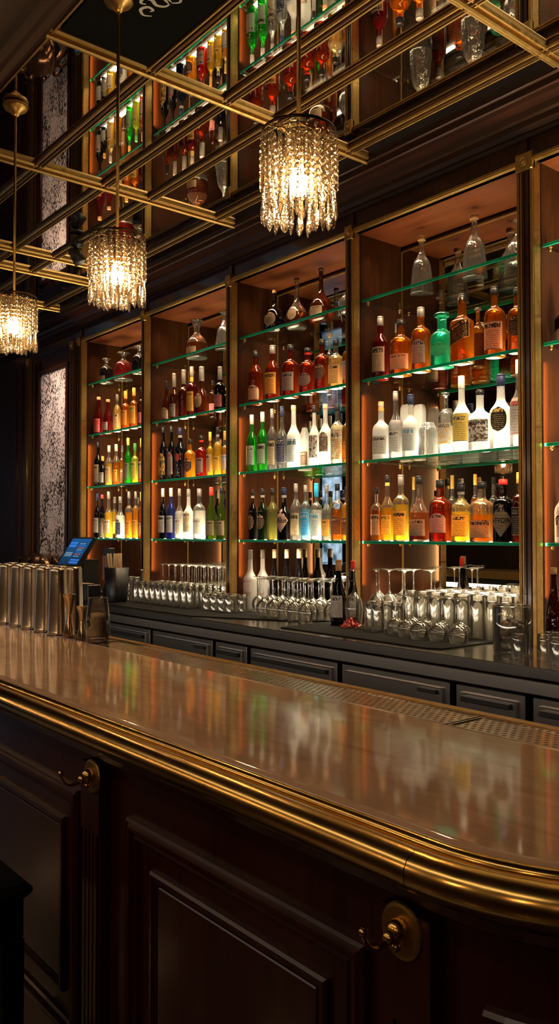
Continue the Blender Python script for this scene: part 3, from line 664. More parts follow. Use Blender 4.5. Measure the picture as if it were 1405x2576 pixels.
# ------------------------------------------------------------------ back counter
root = empty('back_counter', (-4.5, 3.2, 0), 'long brushed steel counter top under the glass shelves', 'counter')
m = MB(); m.bbox(-11.5, 6.5, -.40, .54, ZCT-.045, ZCT-.0006, .003); m.build('worktop', M['steel'], root)
m = MB(); m.bbox(-11.5, 6.5, -.365, .06, ZCT-.115, ZCT-.06, .003); m.build('fascia', M['steeldark'], root)
m = MB(); m.box(-11.5, 6.5, .08, .5, 0, ZCT-.045); m.build('carcass', M['recess'], root)
DX = [-9.5, -8.3, -7.1, -6.1, -5.5, -4.85, -4.115, -3.77, -3.02, -2.31, -1.93, -1.2, -.4]
for i in range(len(DX)-1):
    a, b_ = DX[i]+.018, DX[i+1]-.018
    t = empty('fridge_cabinet', ((a+b_)/2, 2.86, .1), '', 'fridge cabinet', 'steel fridge cabinets under the back counter')
    pos = ['far left end, behind the bar tins', 'second from left, behind the bar tins', 'third from left, behind the bar tins', 'below the register', 'below the black squeeze bottle', 'below the bin of stirrers', 'below the left rows of tall glasses', 'narrow, below the frosted bottles', 'below the two front wine bottles', 'wide, below the black mat of upturned glasses', 'narrow, below the glass jar', 'at the right picture edge, below the small tumblers'][i]
    t['label'] = 'stainless steel fridge cabinet, ' + pos
    w = (b_-a)/2; dz = ZCT-.128-.1
    m = MB(); m.bbox(-w, w, -.01, .38, 0, dz, .003); m.build('face_frame', M['steeldark'], t)
    m = MB(); m.bbox(-w+.03, w-.03, -.028, -.008, .04, dz-.028, .004); d = m.build('door', M['steeldark'], t)
    m = MB()
    if i % 3 != 2: m.bbox(-w+.05, w-.05, -.05, -.029, dz-.062, dz-.040, .004)
    else: m.bbox(w-.16, w-.05, -.045, -.029, dz-.056, dz-.038, .004)
    m.build('handle', M['black'], d)

for nm, poly, lab in (('a', [(-6.2, 2.83), (-4.35, 2.835), (-3.82, 3.09), (-3.56, 3.31), (-6.2, 3.31)], 'thin black bar mat under the left rows of glasses'),
                      ('b', [(-3.515, 2.876), (-2.47, 2.87), (-2.41, 2.90), (-2.40, 3.31), (-3.55, 3.31)], 'black rubber mat under the right group of upturned glasses')):
    m = MB(); n = len(poly)
    vs = [(x, y, z) for z in (ZCT, ZCT+.006) for x, y in poly]
    m.add(vs, [tuple(range(n-1, -1, -1)), tuple(n+i for i in range(n))]+[(i, (i+1) % n, n+(i+1) % n, n+i) for i in range(n)])
    tag(m.build('bar_mat', M['rubber']), lab, 'mat')
ZM = ZCT+.006
# ------------------------------------------------------------------ bar counter
ZB = H-.35; XA = -.62; R0 = .25; XL = -12.
def bpath(y0, rad, ends=True, x0=XL):
    """outline of the bar front at offset o towards the guests, round the corner and back"""
    def f(o):
        pts = [(x0, y0-o)] + [(x0+(XA-x0)*k/8, y0-o) for k in range(1, 8)] + [(XA, y0-o)]
        cx, cyy = XA, y0+rad
        for k in range(1, 17):
            a = -PI/2 + PI/2*k/16; pts.append((cx+(rad+o)*math.cos(a), cyy+(rad+o)*math.sin(a)))
        pts.append((cx+rad+o, 1.325)); return pts
    return f
bp = bpath(.75, R0)
bar = empty('bar_counter', (-4, 1., 0), 'long marble-topped mahogany bar with rounded corner and brass rail', 'bar')
def PB(mb, name, mat):
    mb.v = [(x+4, y-1., z) for x, y, z in mb.v]; return mb.build(name, mat, bar)
m = MB()
prof = [(-.014, ZB), (-.006, ZB-.001), (-.0015, ZB-.005), (0, ZB-.011), (0, ZB-.021), (-.003, ZB-.028), (-.010, ZB-.031)]
m.sweep(prof, bp, closed=False)
top = bp(-.014); pts = [(x, y, ZB) for x, y in top if y < 1.196] + [(XA+R0-.014, 1.196, ZB), (XL, 1.196, ZB)]
m.add(pts, [tuple(range(len(pts)))])
PB(m, 'marble_top', M['marble'])
m = MB()   # rear lip and substrate
m.box(XL, XA+R0-.02, 1.305, 1.328, ZB-.06, ZB+.003)
PB(m, 'rear_lip', M['brassold'])
m = MB(); m.box(XL, XA+R0-.03, 1.19, 1.306, ZB-.06, ZB-.014); PB(m, 'tray_bed', M['recess'])

def circ(co, cz, r, n=18): return [(co+r*math.cos(2*PI*k/n), cz+r*math.sin(2*PI*k/n)) for k in range(n)]
def part_path(base, a, b):
    return lambda o: base(o)[a:b]
JN = 9
m = MB(); m.sweep(circ(.0475, H-.3735, .0238), part_path(bp, 0, JN), smooth=True); PB(m, 'brass_rail', M['brass'])
m = MB(); cornerp = lambda o: [(bp(o)[JN-1][0]+.0012, bp(o)[JN-1][1])]+bp(o)[JN:]
m.sweep(circ(.0475, H-.3735, .0238), cornerp, smooth=True); PB(m, 'corner_rail', M['brass'])
m = MB(); m.sweep(circ(.014, H-.3575, .0095, 12), bp); PB(m, 'brass_bead', M['brass'])
m = MB(); m.sweep([(.026, H-.36), (.026, H-.40), (-.01, H-.41), (-.01, H-.36)], bp, smooth=False); PB(m, 'rail_backing', M['bronze'])
# wood body following the same outline
m = MB(); m.sweep([(-.012, H-.375), (.020, H-.398), (.022, H-.412), (.012, H-.420), (.010, H-.432), (.0, H-.438), (-.01, H-.445), (-.012, .0), (-.05, 0), (-.05, H-.375)], bp, smooth=False)
PB(m, 'front_panelling', M['panelwood'])
m = MB(); m.box(XL, XA+R0-.06, .80, 1.30, .05, ZB-.035); PB(m, 'cabinet_core', M['recess'])
YF = .762
def frame_mold(x0, x1, z0, z1, w, prof, name, mat=None):
    """mitred picture-frame moulding on the bar face; prof: (inset, projection)"""
    m = MB(); rows = []
    for ins, pj in prof: rows.append([(x0+ins, YF-pj, z0+ins), (x1-ins, YF-pj, z0+ins), (x1-ins, YF-pj, z1-ins), (x0+ins, YF-pj, z1-ins)])
    vs = [p for r in rows for p in r]; fs = []
    for i in range(len(rows)-1):
        for k in range(4):
            j = (k+1) % 4; fs.append((i*4+k, i*4+j, (i+1)*4+j, (i+1)*4+k))
    m.add(vs, fs); return PB(m, name, mat or M['panelwood'])
OUT = [(0, 0), (0, .012), (.004, .016), (.008, .013), (.012, .018), (.018, .018), (.022, .010), (.027, .010), (.030, .014), (.034, .010), (.036, 0)]
INN = [(0, 0), (0, .008), (.004, .012), (.010, .012), (.013, .006), (.018, .006), (.020, 0)]
pitch = .812; PILX = -.668
k = 0
while PILX - k*pitch > XL+.6:
    px = PILX - k*pitch
    pr = [(px-.036, YF+.004), (px-.036, YF-.024)]
    m = MB()
    # pilaster with three stopped flutes: shaft box plus sunk slots
    zt, zf = H-.445, H-.575
    m.box(px-.038, px+.038, YF-.022, YF+.004, 0, zt); 
    for q in (-.024, -.008, .008, .024):
        m.box(px+q-.0052, px+q+.0052, YF-.0275, YF-.021, .12, zf)
    m.box(px-.038, px+.038, YF-.0275, YF-.021, zf, zt); m.box(px-.038, px+.038, YF-.0275, YF-.021, 0, .12)
    PB(m, 'fluted_pilaster', M['panelwood'])
    x1 = px-.082; x0 = px-pitch+.118
    frame_mold(x0, x1, H-1.03, H-.520, .036, OUT, 'outer_moulding')
    frame_mold(x0+.078, x1-.075, H-.955, H-.594, .02, INN, 'inner_moulding')
    m = MB(); m.bbox(x0+.1, x1-.097, YF-.006, YF, H-.933, H-.616, .002); PB(m, 'raised_field', M['panelwood'])
    k += 1
# curved panel moulding past the corner
for zz in (H-.520, H-.545):
    m = MB(); arc = lambda o: bp(o-.012)[10:26]
    m.sweep([(0, zz), (.012, zz-.002), (.016, zz-.007), (.010, zz-.012), (0, zz-.016)], arc, smooth=False); PB(m, 'curved_moulding', M['panelwood'])

# drip trays
for a, b_, lab in ((-2.42, -.988, 'long perforated steel drip tray along the rear of the marble'), (-.983, -.40, 'perforated steel drip tray piece at right, past the seam'), (-5.2, -2.425, 'perforated steel drip tray under the tins and jiggers')):
    t = empty('drip_tray', ((a+b_)/2, 1.25, ZB), lab, 'drip tray'); w = (b_-a)/2
    m = MB(); m.box(-w, w, -.0535, .0545, -.012, -.001); m.build('perforated_plate', M['perf'], t)
    m = MB()
    m.box(-w, w, -.0535, -.0495, -.004, .001); m.box(-w, w, .0505, .0545, -.004, .001); m.box(-w, -w+.004, -.0495, .0505, -.004, .001); m.box(w-.004, w, -.0495, .0505, -.004, .001)
    m.build('rim', M['steel'], t)

# coat hooks under the rail
def hook(x, lab):
    t = empty('coat_hook', (x, YF-.028, H-.468), lab, 'hook')
    m = MB(); n = 28; vs = []
    for rr, y in ((0.0001, -.0035), (.027, -.0035), (.0305, -.0025), (.032, 0)):
        for k in range(n): vs.append((rr*math.cos(2*PI*k/n), y, rr*1.06*math.sin(2*PI*k/n)))
    m.add(vs, [(i*n+k, i*n+(k+1) % n, (i+1)*n+(k+1) % n, (i+1)*n+k) for i in range(3) for k in range(n)], 0, False)
    m.build('back_plate', M['brassold'], t)
    m = MB(); m.ball((0, -.008, .004), .013, 12); m.ball((0, -.021, -.001), .0085, 12); m.ball((.002, -.012, -.014), .006, 10); m.build('knuckle', M['brass'], t)
    m = MB(); pts = catmull([(0, -.018, 0), (0, -.030, -.006), (0, -.042, -.008), (0, -.053, -.003), (0, -.061, .007), (0, -.064, .015)], 4)
    m.tube(pts, .003, 8, radii=[.0042-.0016*i/(len(pts)-1) for i in range(len(pts))]); m.ball((0, -.064, .018), .0058, 10); m.build('hook_arm', M['brass'], t)
hook(-.672, 'brass coat hook under the rail, near one at right')
hook(-1.468, 'brass coat hook under the rail, smaller far one at left')

# bar stool
t = empty('bar_stool', (-1.70, .48, 0), 'black square-seated bar stool cut off at lower left', 'stool')
m = MB(); m.bbox(-.20, .165, -.2, .17, H-.700, H-.668, .012); m.build('seat', M['blackwood'], t)
m = MB(); m.bbox(-.19, .150, -.19, .155, H-.775, H-.700, .004); m.build('apron', M['blackwood'], t)
for a, b_ in ((.125, .135), (-.165, .135), (.125, -.165), (-.165, -.165)):
    m = MB(); m.bbox(a-.024, a+.024, b_-.022, b_+.022, 0, H-.775, .003); m.build('leg', M['blackwood'], t)
m = MB(); m.bbox(-.16, .12, .125, .145, .24, .27, .003); m.build('foot_rest', M['blackwood'], t)

# ------------------------------------------------------------------ pendants
PZ = H+1.122
def bead_strand_mesh(nb, r, step, top=.008):
    m = MB(); m.tube([(0,0,0), (0,0,-(nb*step+top))], .0007, 4, 1)
    for i in range(nb):
        rr = r*(.72+.35*min(1, i/2.)); z = -top-step*(i+.5)
        m.lathe([(0, -rr), (rr*.62, -rr*.82), (rr, -rr*.25), (rr, rr*.25), (rr*.62, rr*.82), (0, rr)], 7, (0,0,z), smooth=False)
    return m
def drop_mesh(L_, w):
    m = MB(); m.lathe([(0, 0), (w*.35, -.004), (w*.30, -L_*.10), (w*.55, -L_*.3), (w*.85, -L_*.55), (w, -L_*.75), (w*.62, -L_*.9), (0, -L_)], 6, smooth=False, flat=.6)
    return m
TIERS = [(.103, 26, 8, .0085, .0195, .088, .0095), (.070, 16, 10, .0078, .0175, .070, .0100), (.040, 9, 12, .0072, .0165, .062, .0100)]
def make_pendant():
    root = empty('crystal_pendant', (0, 0, 0), '', 'pendant lamp', 'crystal pendants over the bar')
    zt = ZC-.006-PZ
    m = MB(); m.lathe([(0, zt), (.058, zt), (.060, zt-.006), (.052, zt-.020), (.030, zt-.030), (.020, zt-.045), (.010, zt-.055), (.0001, zt-.055)], 28); m.build('ceiling_rose', M['brassold'], root)
    m = MB(); m.tube([(0,0,zt-.05), (0,0,-.05)], .0062, 10); m.build('rod', M['brassold'], root)
    m = MB(); n = 40
    m.lathe([(.1035,-.004),(.1055,-.002),(.1055,.004),(.1035,.004),(.1035,-.004)], n)
    for k in range(3):
        a = 2*PI*k/3+.4; m.tube([(.103*math.cos(a), .103*math.sin(a), 0), (0,0,.006)], .0018, 6)
    m.lathe([(.069,-.002),(.071,0),(.069,.002),(.069,-.002)], 30); m.lathe([(.039,-.002),(.041,0),(.039,.002),(.039,-.002)], 20)
    m.build('ring_frame', M['wire'], root)
    m = MB(); m.lathe([(0,-.04),(.014,-.045),(.015,-.075),(.013,-.095),(0,-.095)], 14); m.build('lamp_holder', M['brassold'], root)
    m = MB(); m.lathe([(0,-.092),(.010,-.095),(.014,-.108),(.024,-.130),(.026,-.148),(.020,-.166),(.010,-.176),(0,-.179)], 16); m.build('bulb', M['bulb'], root)
    for (R_, cnt, nb, r, st, dl, dw) in TIERS:
        sm = bead_strand_mesh(nb, r, st); dm = drop_mesh(dl, dw); s0 = d0 = None
        for k in range(cnt):
            a = 2*PI*(k+.3*(cnt % 2))/cnt
            if s0 is None: s_ = s0 = sm.build('bead_strand', [M['crystal'], M['wire']], root)
            else: s_ = s0.copy(); C.objects.link(s_); s_.parent = root
            s_.location = (R_*math.cos(a), R_*math.sin(a), 0); s_.rotation_euler = (0, 0, a+.7*(k % 3))
            if d0 is None: d_ = d0 = dm.build('crystal_drop', M['crystal'], s_)
            else: d_ = d0.copy(); C.objects.link(d_); d_.parent = s_
            d_.location = (0, 0, -(nb*st+.010+.008*((k*7) % 4-1.5)*.6)); d_.rotation_euler = (0, 0, .4*k)
    return root
pen = make_pendant()
for i, (x, lab) in enumerate(((-1.745, 'nearest and largest lit crystal bead pendant, over the marble'), (-2.806, 'middle one of three lit crystal bead pendants'), (-3.828, 'farthest lit crystal pendant, cut by the left picture edge'))):
    p = pen if i == 0 else copy_tree(pen)
    p.location = (x, 1.494, PZ); p['label'] = lab
for x, lab in ((-7.29, 'crystal bead pendant over the guest side, left one reflected in the alcove mirror'), (-6.22, 'crystal bead pendant over the guest side, right one reflected in the alcove mirror')):
    p = copy_tree(pen); p.location = (x, -1.2, PZ-.12); p['label'] = lab
    for ch in p.children:
        if ch.name.startswith('rod'):
            me = ch.data.copy(); ch.data = me
            for v in me.vertices:
                if v.co.z > .3: v.co.z += .12
        elif ch.name.startswith('ceiling_rose'): ch.location.z = .09

# spotlight under the ceiling
t = empty('ceiling_spotlight', (-5.33, 2.52, ZC-.03), 'small black swivel spotlight under the mirrored ceiling', 'spotlight')
m = MB(); m.lathe([(0,0),(.05,0),(.05,-.02),(.018,-.03),(.014,-.06),(0,-.06)], 18); m.build('mount', M['black'], t)
m = MB(); m.lathe([(0,.05),(.035,.045),(.042,.01),(.046,-.06),(.040,-.062),(.034,-.03),(0,-.028)], 18); o = m.build('head', M['black'], t); o.location = (0,0,-.085); o.rotation_euler = (.5,-.25,0)

# reflection of a chalk sign, modelled as a board on the ceiling mirror
t = empty('board_reflection', (-2.66, 1.60, ZC-.012), 'mirror reflection of a black script board, built as a flat ceiling panel', 'sign reflection')
m = MB(); m.box(-.46, .42, -.20, .205, -.004, .008); m.build('board', M['board_reflection'], t)
m = MB()
def stroke(pts, w):
    pts = catmull(pts, 6); vs = []; n = len(pts)
    for i, p in enumerate(pts):
        a = pts[max(0, i-1)]; b_ = pts[min(n-1, i+1)]; dx, dy = b_[0]-a[0], b_[1]-a[1]; l = math.hypot(dx, dy) or 1
        ww = w*(.35+.65*math.sin(PI*i/(n-1))); vs += [(p[0]-dy/l*ww, p[1]+dx/l*ww, -.0052), (p[0]+dy/l*ww, p[1]-dx/l*ww, -.0052)]
    m.add(vs, [(2*i, 2*i+2, 2*i+3, 2*i+1) for i in range(n-1)])
sx, sy = -.09, .02
for pts, w in ((((-.055,.02),(-.07,-.01),(-.045,-.035),(-.015,-.02),(-.02,.005),(-.035,.0)), .007),
               (((.06,.035),(.03,.03),(.015,.0),(.03,-.03),(.02,-.06),(-.01,-.055),(-.005,-.035)), .008),
               (((.06,.035),(.09,.06),(.12,.03),(.10,-.01),(.07,.0),(.06,.035),(.11,-.03),(.14,-.03)), .008),
               (((.15,.05),(.19,.07),(.22,.03),(.19,.0),(.16,.03),(.19,-.04),(.24,-.03)), .008)):
    stroke([(sx+a, sy+b_) for a, b_ in pts], w)
m.build('chalk_script', M['chalk'], t)
# ------------------------------------------------------------------ bottles
GL = {  # tint, scatter share, scatter colour
 'clear': ((.94,.95,.93), .05, (1.,.95,.86)), 'frost': ((.85,.84,.82), .74, (.92,.88,.83)),
 'milk': ((.96,.96,.95), .42, (1.,.95,.88)), 'crystal': ((.94,.92,.90), .05, (.9,.82,.78)),
 'amber': ((.84,.32,.03), .19, (.80,.26,.012)), 'redamber': ((.52,.095,.014), .17, (.50,.07,.006)), 'red': ((.6,.03,.02), .25, (.6,.02,.015)),
 'orange': ((1.,.48,.04), .30, (1.,.46,.02)), 'yellow': ((1.,.66,.09), .30, (1.,.62,.05)), 'paleamber': ((1.,.70,.26), .26, (.95,.58,.16)),
 'cream': ((1.,.86,.55), .5, (1.,.84,.5)), 'brown': ((.28,.07,.014), .25, (.20,.04,.008)), 'darkred': ((.22,.012,.012), .5, (.20,.01,.01)),
 'black': ((.02,.014,.012), .6, (.008,.006,.006)), 'navyblack': ((.02,.03,.07), .6, (.008,.010,.022)), 'blue': ((.08,.12,.6), .55, (.03,.05,.30)),
 'green': ((.05,.66,.06), .28, (.03,.55,.04)), 'darkgreen': ((.05,.10,.03), .55, (.015,.03,.010)), 'olive': ((.62,.60,.25), .30, (.35,.32,.12)),
 'olivegreen': ((.20,.28,.03), .50, (.10,.15,.012)), 'teal': ((.14,.80,.56), .28, (.06,.66,.44)), 'skyblue': ((.5,.8,1.), .35, (.3,.7,1.)),
 'yellowgreen': ((.7,.75,.08), .5, (.6,.65,.05)),
}
GM = {}
def gmat(k):
    if k not in GM:
        t, b, c = GL[k]
        if k == 'frost': GM[k] = vitreous('frosted glass', t, b, c, .35, .9)
        elif k == 'crystal': GM[k] = vitreous('ribbed crystal decanter', t, b, c, .05, 2.6, 1.6, bump=.6, bscale=60, edge=.35)
        elif k == 'clear': GM[k] = vitreous('clear bottle glass', t, b, c, .05, 1.8, 1.5, bump=.35, bscale=45, edge=.4)
        elif k in ('black', 'navyblack', 'darkgreen'): GM[k] = vitreous(k+' bottle glass', t, b, c, .06, 1.2, 1.5, bump=.15, bscale=40)
        else: GM[k] = vitreous(k+' liquor', t, b, c, .05, 1.3, 1.5, bump=.3, bscale=40)
    return GM[k]
COL = {'cream': (.66,.48,.30), 'orange': (.80,.42,.08), 'yellow': (.85,.60,.12), 'tan': (.45,.32,.20), 'pink': (.75,.45,.36), 'white': (.66,.62,.56),
       'black': (.012,.012,.014), 'navy': (.02,.03,.09), 'brown': (.12,.06,.04), 'grey': (.36,.31,.27), 'blue': (.02,.32,.62), 'pale': (.70,.74,.75),
       'silver': (.40,.37,.34), 'red': (.65,.03,.02), 'teal': (.12,.5,.36), 'gold': (.62,.40,.10), 'green': (.05,.25,.05), 'rose': (.72,.20,.22)}
LM = {}
def label_mat(paper, ink, title=None):
    key = (paper, ink, title)
    if key in LM: return LM[key]
    m, nt, out = new_mat('%s label with %s print' % (paper, ink)); L = nt.links.new
    uv = N(nt, 'ShaderNodeUVMap'); sp = N(nt, 'ShaderNodeSeparateXYZ'); L(uv.outputs[0], sp.inputs[0])
    oi = N(nt, 'ShaderNodeObjectInfo')
    def mt(op, a, b=None, c=None):
        n = N(nt, 'ShaderNodeMath', operation=op)
        for i, v in enumerate((a, b, c)):
            if v is None: continue
            if isinstance(v, (int, float)): n.inputs[i].default_value = v
            else: L(v, n.inputs[i])
        return n.outputs[0]
    def lines(rows, freq, duty, thr, seed):
        vr = mt('MULTIPLY', sp.outputs['Y'], rows); fl = mt('FLOOR', vr); fr = mt('SUBTRACT', vr, fl)
        cb = N(nt, 'ShaderNodeCombineXYZ'); L(mt('MULTIPLY', sp.outputs['X'], freq), cb.inputs[0]); L(mt('MULTIPLY', vr, 2.2), cb.inputs[1])
        L(mt('ADD', mt('MULTIPLY', oi.outputs['Random'], 91.7), seed), cb.inputs[2])
        no = N(nt, 'ShaderNodeTexNoise', Scale=1., Detail=2.); L(cb.outputs[0], no.inputs['Vector'])
        a = mt('GREATER_THAN', no.outputs['Fac'], thr)
        b = mt('LESS_THAN', mt('ABSOLUTE', mt('SUBTRACT', fr, .5)), duty/2)
        return mt('MULTIPLY', a, b)
    small = lines(13., 34., .45, .50, 1.); big = lines(4.2, 15., .62, .49, 7.)
    inb = mt('GREATER_THAN', sp.outputs['Y'], .66)
    side = mt('LESS_THAN', mt('ABSOLUTE', mt('SUBTRACT', sp.outputs['X'], .48)), .38)
    notop = mt('LESS_THAN', sp.outputs['Y'], .90)
    pat = mt('ADD', mt('MULTIPLY', big, inb), mt('MULTIPLY', mt('MULTIPLY', small, mt('SUBTRACT', 1., inb)), .7))
    pat = mt('MULTIPLY', mt('MULTIPLY', pat, side), notop)
    bd = mt('GREATER_THAN', mt('MAXIMUM', mt('ABSOLUTE', mt('SUBTRACT', sp.outputs['X'], .5)), mt('ABSOLUTE', mt('SUBTRACT', sp.outputs['Y'], .5))), .475)
    pat = mt('MAXIMUM', pat, mt('MULTIPLY', bd, .6))
    mx = N(nt, 'ShaderNodeMix', data_type='RGBA'); L(pat, mx.inputs['Factor'])
    mx.inputs['A'].default_value = rgba(COL[paper]); mx.inputs['B'].default_value = rgba(COL[ink])
    src = mx.outputs['Result']
    if title:   # a second colour of artwork in blotches
        no = N(nt, 'ShaderNodeTexNoise', Scale=7., Detail=3.); cb = N(nt, 'ShaderNodeCombineXYZ')
        L(sp.outputs['X'], cb.inputs[0]); L(sp.outputs['Y'], cb.inputs[1]); L(mt('MULTIPLY', oi.outputs['Random'], 50.), cb.inputs[2]); L(cb.outputs[0], no.inputs['Vector'])
        g = mt('GREATER_THAN', no.outputs['Fac'], .55); m2 = N(nt, 'ShaderNodeMix', data_type='RGBA'); L(g, m2.inputs['Factor']); L(src, m2.inputs['A']); m2.inputs['B'].default_value = rgba(COL[title]); src = m2.outputs['Result']
    p = N(nt, 'ShaderNodeBsdfDiffuse'); tl = N(nt, 'ShaderNodeBsdfTranslucent'); gl = N(nt, 'ShaderNodeBsdfGlossy', Roughness=.3)
    L(src, p.inputs[0]); L(src, tl.inputs[0])
    s = N(nt, 'ShaderNodeMixShader'); s.inputs[0].default_value = .42; L(p.outputs[0], s.inputs[1]); L(tl.outputs[0], s.inputs[2])
    s2 = N(nt, 'ShaderNodeMixShader'); s2.inputs[0].default_value = .04; L(s.outputs[0], s2.inputs[1]); L(gl.outputs[0], s2.inputs[2])
    L(s2.outputs[0], out.inputs[0]); LM[key] = m; return m

# key: paper, ink, z from, z to (of body-height fraction), half angle, outline, words, art colour
LAB = {
 'cream_tall': ('cream','black',.10,.50,52,'rect','tall cream label',None), 'cream_wide': ('cream','black',.08,.48,60,'rect','cream label',None),
 'cream_low': ('cream','black',.06,.34,56,'arch','low cream label',None), 'cream_band': ('cream','brown',.08,.36,62,'rect','cream label with dark band',None),
 'cream_pic': ('cream','navy',.08,.56,58,'rect','pale label with picture','pale'), 'yellow_low': ('yellow','brown',.10,.40,55,'rect','yellow label',None),
 'yellow_big': ('yellow','green',.10,.55,58,'rect','bright yellow label',None), 'yellow_navy': ('yellow','navy',.14,.50,58,'rect','yellow and navy label',None),
 'orange_big': ('orange','black',.09,.46,58,'rect','broad orange label',None), 'orange_big2': ('orange','black',.10,.50,56,'rect','orange label',None),
 'orange_low': ('orange','brown',.08,.38,56,'rect','low orange label',None), 'orange_arch': ('orange','black',.10,.50,60,'arch','orange arched label','black'),
 'tan_low': ('tan','black',.08,.34,52,'rect','tan label',None), 'tan_wide': ('tan','black',.07,.36,62,'rect','broad tan label',None),
 'small_tan': ('tan','brown',.08,.26,32,'rect','small tan label',None), 'pink_arch': ('pink','black',.14,.46,46,'arch','pink arched label',None),
 'pink_low': ('rose','brown',.08,.36,52,'rect','rose label',None), 'pink_big': ('rose','red',.06,.42,56,'rect','pink label','red'),
 'diamond': ('tan','black',.08,.60,66,'diamond','diamond-shaped tan label',None), 'diamondw': ('pink','black',.14,.60,62,'diamond','diamond-shaped pale label',None),
 'black_low': ('black','cream',.10,.50,58,'rect','black label',None), 'white_frost': ('white','brown',.10,.40,55,'rect','white printed label',None),
 'white_black': ('white','navy',.10,.42,52,'rect','white label in dark border',None), 'white_blue': ('white','blue',.10,.46,56,'rect','white and blue label',None),
 'white_red': ('white','red',.14,.56,56,'rect','white label with red lettering',None), 'white_wide': ('white','black',.12,.46,56,'rect','white label',None),
 'white_small': ('white','red',.08,.32,40,'rect','small white label',None), 'floral': ('white','orange',.16,.50,58,'rect','floral orange label','orange'),
 'navy_small': ('navy','white',.14,.50,48,'rect','small navy label',None), 'navy_big': ('navy','white',.10,.50,58,'arch','navy label',None),
 'navy_arch': ('navy','white',.08,.46,44,'arch','navy arched label',None), 'navy_orange': ('white','navy',.14,.56,56,'arch','navy and orange label','orange'),
 'picture': ('white','brown',.14,.50,56,'rect','small pictured label','brown'), 'oval_black': ('black','gold',.22,.56,44,'oval','black oval label',None),
 'oval_black2': ('black','cream',.14,.50,50,'oval','black oval label',None), 'oval_dark': ('brown','cream',.20,.50,46,'oval','dark oval label',None),
 'oval_grey': ('grey','black',.14,.44,48,'oval','grey oval label',None), 'oval_tan': ('tan','black',.14,.40,26,'oval','tan oval label',None), 'oval_face': ('white','red',.24,.52,46,'oval','oval picture label','pink'),
 'round_tan': ('tan','black',.12,.44,36,'oval','round tan label',None), 'silver_tall': ('silver','black',.10,.48,46,'arch','silver label',None),
 'grey_tall': ('grey','black',.10,.46,50,'rect','grey label',None), 'grey_low': ('grey','black',.06,.34,52,'rect','low grey label',None),
 'grey_arch': ('grey','red',.10,.52,52,'arch','grey arched label',None), 'blue_big': ('blue','white',.08,.50,58,'rect','blue label',None),
 'pale_blue': ('pale','blue',.08,.48,58,'rect','pale label with blue print',None), 'brown_low': ('brown','cream',.10,.42,54,'rect','brown label',None),
 'black_diag': ('black','orange',.30,.58,60,'slant','slanted black label',None), 'teal_patch': ('teal','green',.16,.42,44,'oval','embossed oval',None),
 'arch_dark': ('brown','cream',.22,.54,48,'arch','dark arched label','grey'), 'red_seal': ('red','orange',.34,.50,26,'oval','round red seal',None),
}
# key: (material colour, metallic), length fraction, radius factor, words
CAP = {
 'black': ('black',0,.12,1.12,'black cap'), 'silver': ('silver',.6,.15,1.1,'silver cap'), 'gold': ('gold',.6,.20,1.15,'gold cap'), 'amber': ('orange',0,.16,1.08,'amber neck wrap'),
 'red': ('red',0,.09,1.2,'red neck band'), 'goldblack': ('black',0,.11,1.12,'black and gold cap'), 'silverblack': ('black',0,.14,1.14,'black cap with silver ring'),
 'darksilver': ('grey',.7,.13,1.1,'dark silver cap'), 'navy': ('navy',0,.16,1.12,'navy cap'), 'corkorange': ('cork',0,.11,1.0,'cork above orange band'), 'cork': ('cork',0,.08,1.12,'cork stopper'),
 'corkdark': ('brown',0,.06,1.25,'dark stopper'), 'white': ('white',0,.17,1.12,'white cap'), 'glassblack': ('black',0,.09,1.1,'black stopper'), 'clear': ('glass',0,.08,1.3,'glass stopper'),
 'blackgrey': ('black',0,.12,1.12,'black cap and grey neck ring'), 'bluesilver': ('navy',.3,.14,1.12,'blue cap'), 'blue': ('blue',0,.24,1.12,'tall blue cap'),
 'orange': ('orange',0,.20,1.1,'orange neck wrap'), 'blackred': ('black',0,.10,1.12,'black cap over red wrap'), 'silverlong': ('silver',.5,.30,1.2,'long silver capsule'),
 'blackcream': ('black',0,.22,1.1,'tall black cap'), 'yellow': ('yellow',0,.14,1.1,'yellow cap'), 'yellowneck': ('grey',.3,.20,1.15,'grey cap and yellow neck tag'),
 'green': ('green',0,.18,1.1,'green neck wrap'), 'redcap': ('red',0,.16,1.1,'red capsule'), 'tanfoil': ('tan',0,.15,1.14,'khaki cap'), 'corkcap': ('cork',0,.17,1.1,'copper capsule'),
}
RING = {'corkorange': 'orange', 'goldblack': 'gold', 'silverblack': 'silver', 'blackgrey': 'grey', 'blackred': 'red', 'bluesilver': 'silver', 'yellowneck': 'yellow'}
CM = {}
def cap_mat(c, met):
    if c == 'glass': return M['glasswhite']
    if c == 'cork': return M['cork']
    if (c, met) not in CM: CM[(c, met)] = pbr('%s cap' % c, tuple(v*.62 for v in COL[c]) if c in ('white', 'silver') else tuple(v*.45 for v in COL[c]) if c in ('black', 'navy') else COL[c], .38, met, spec=.3)
    return CM[(c, met)]
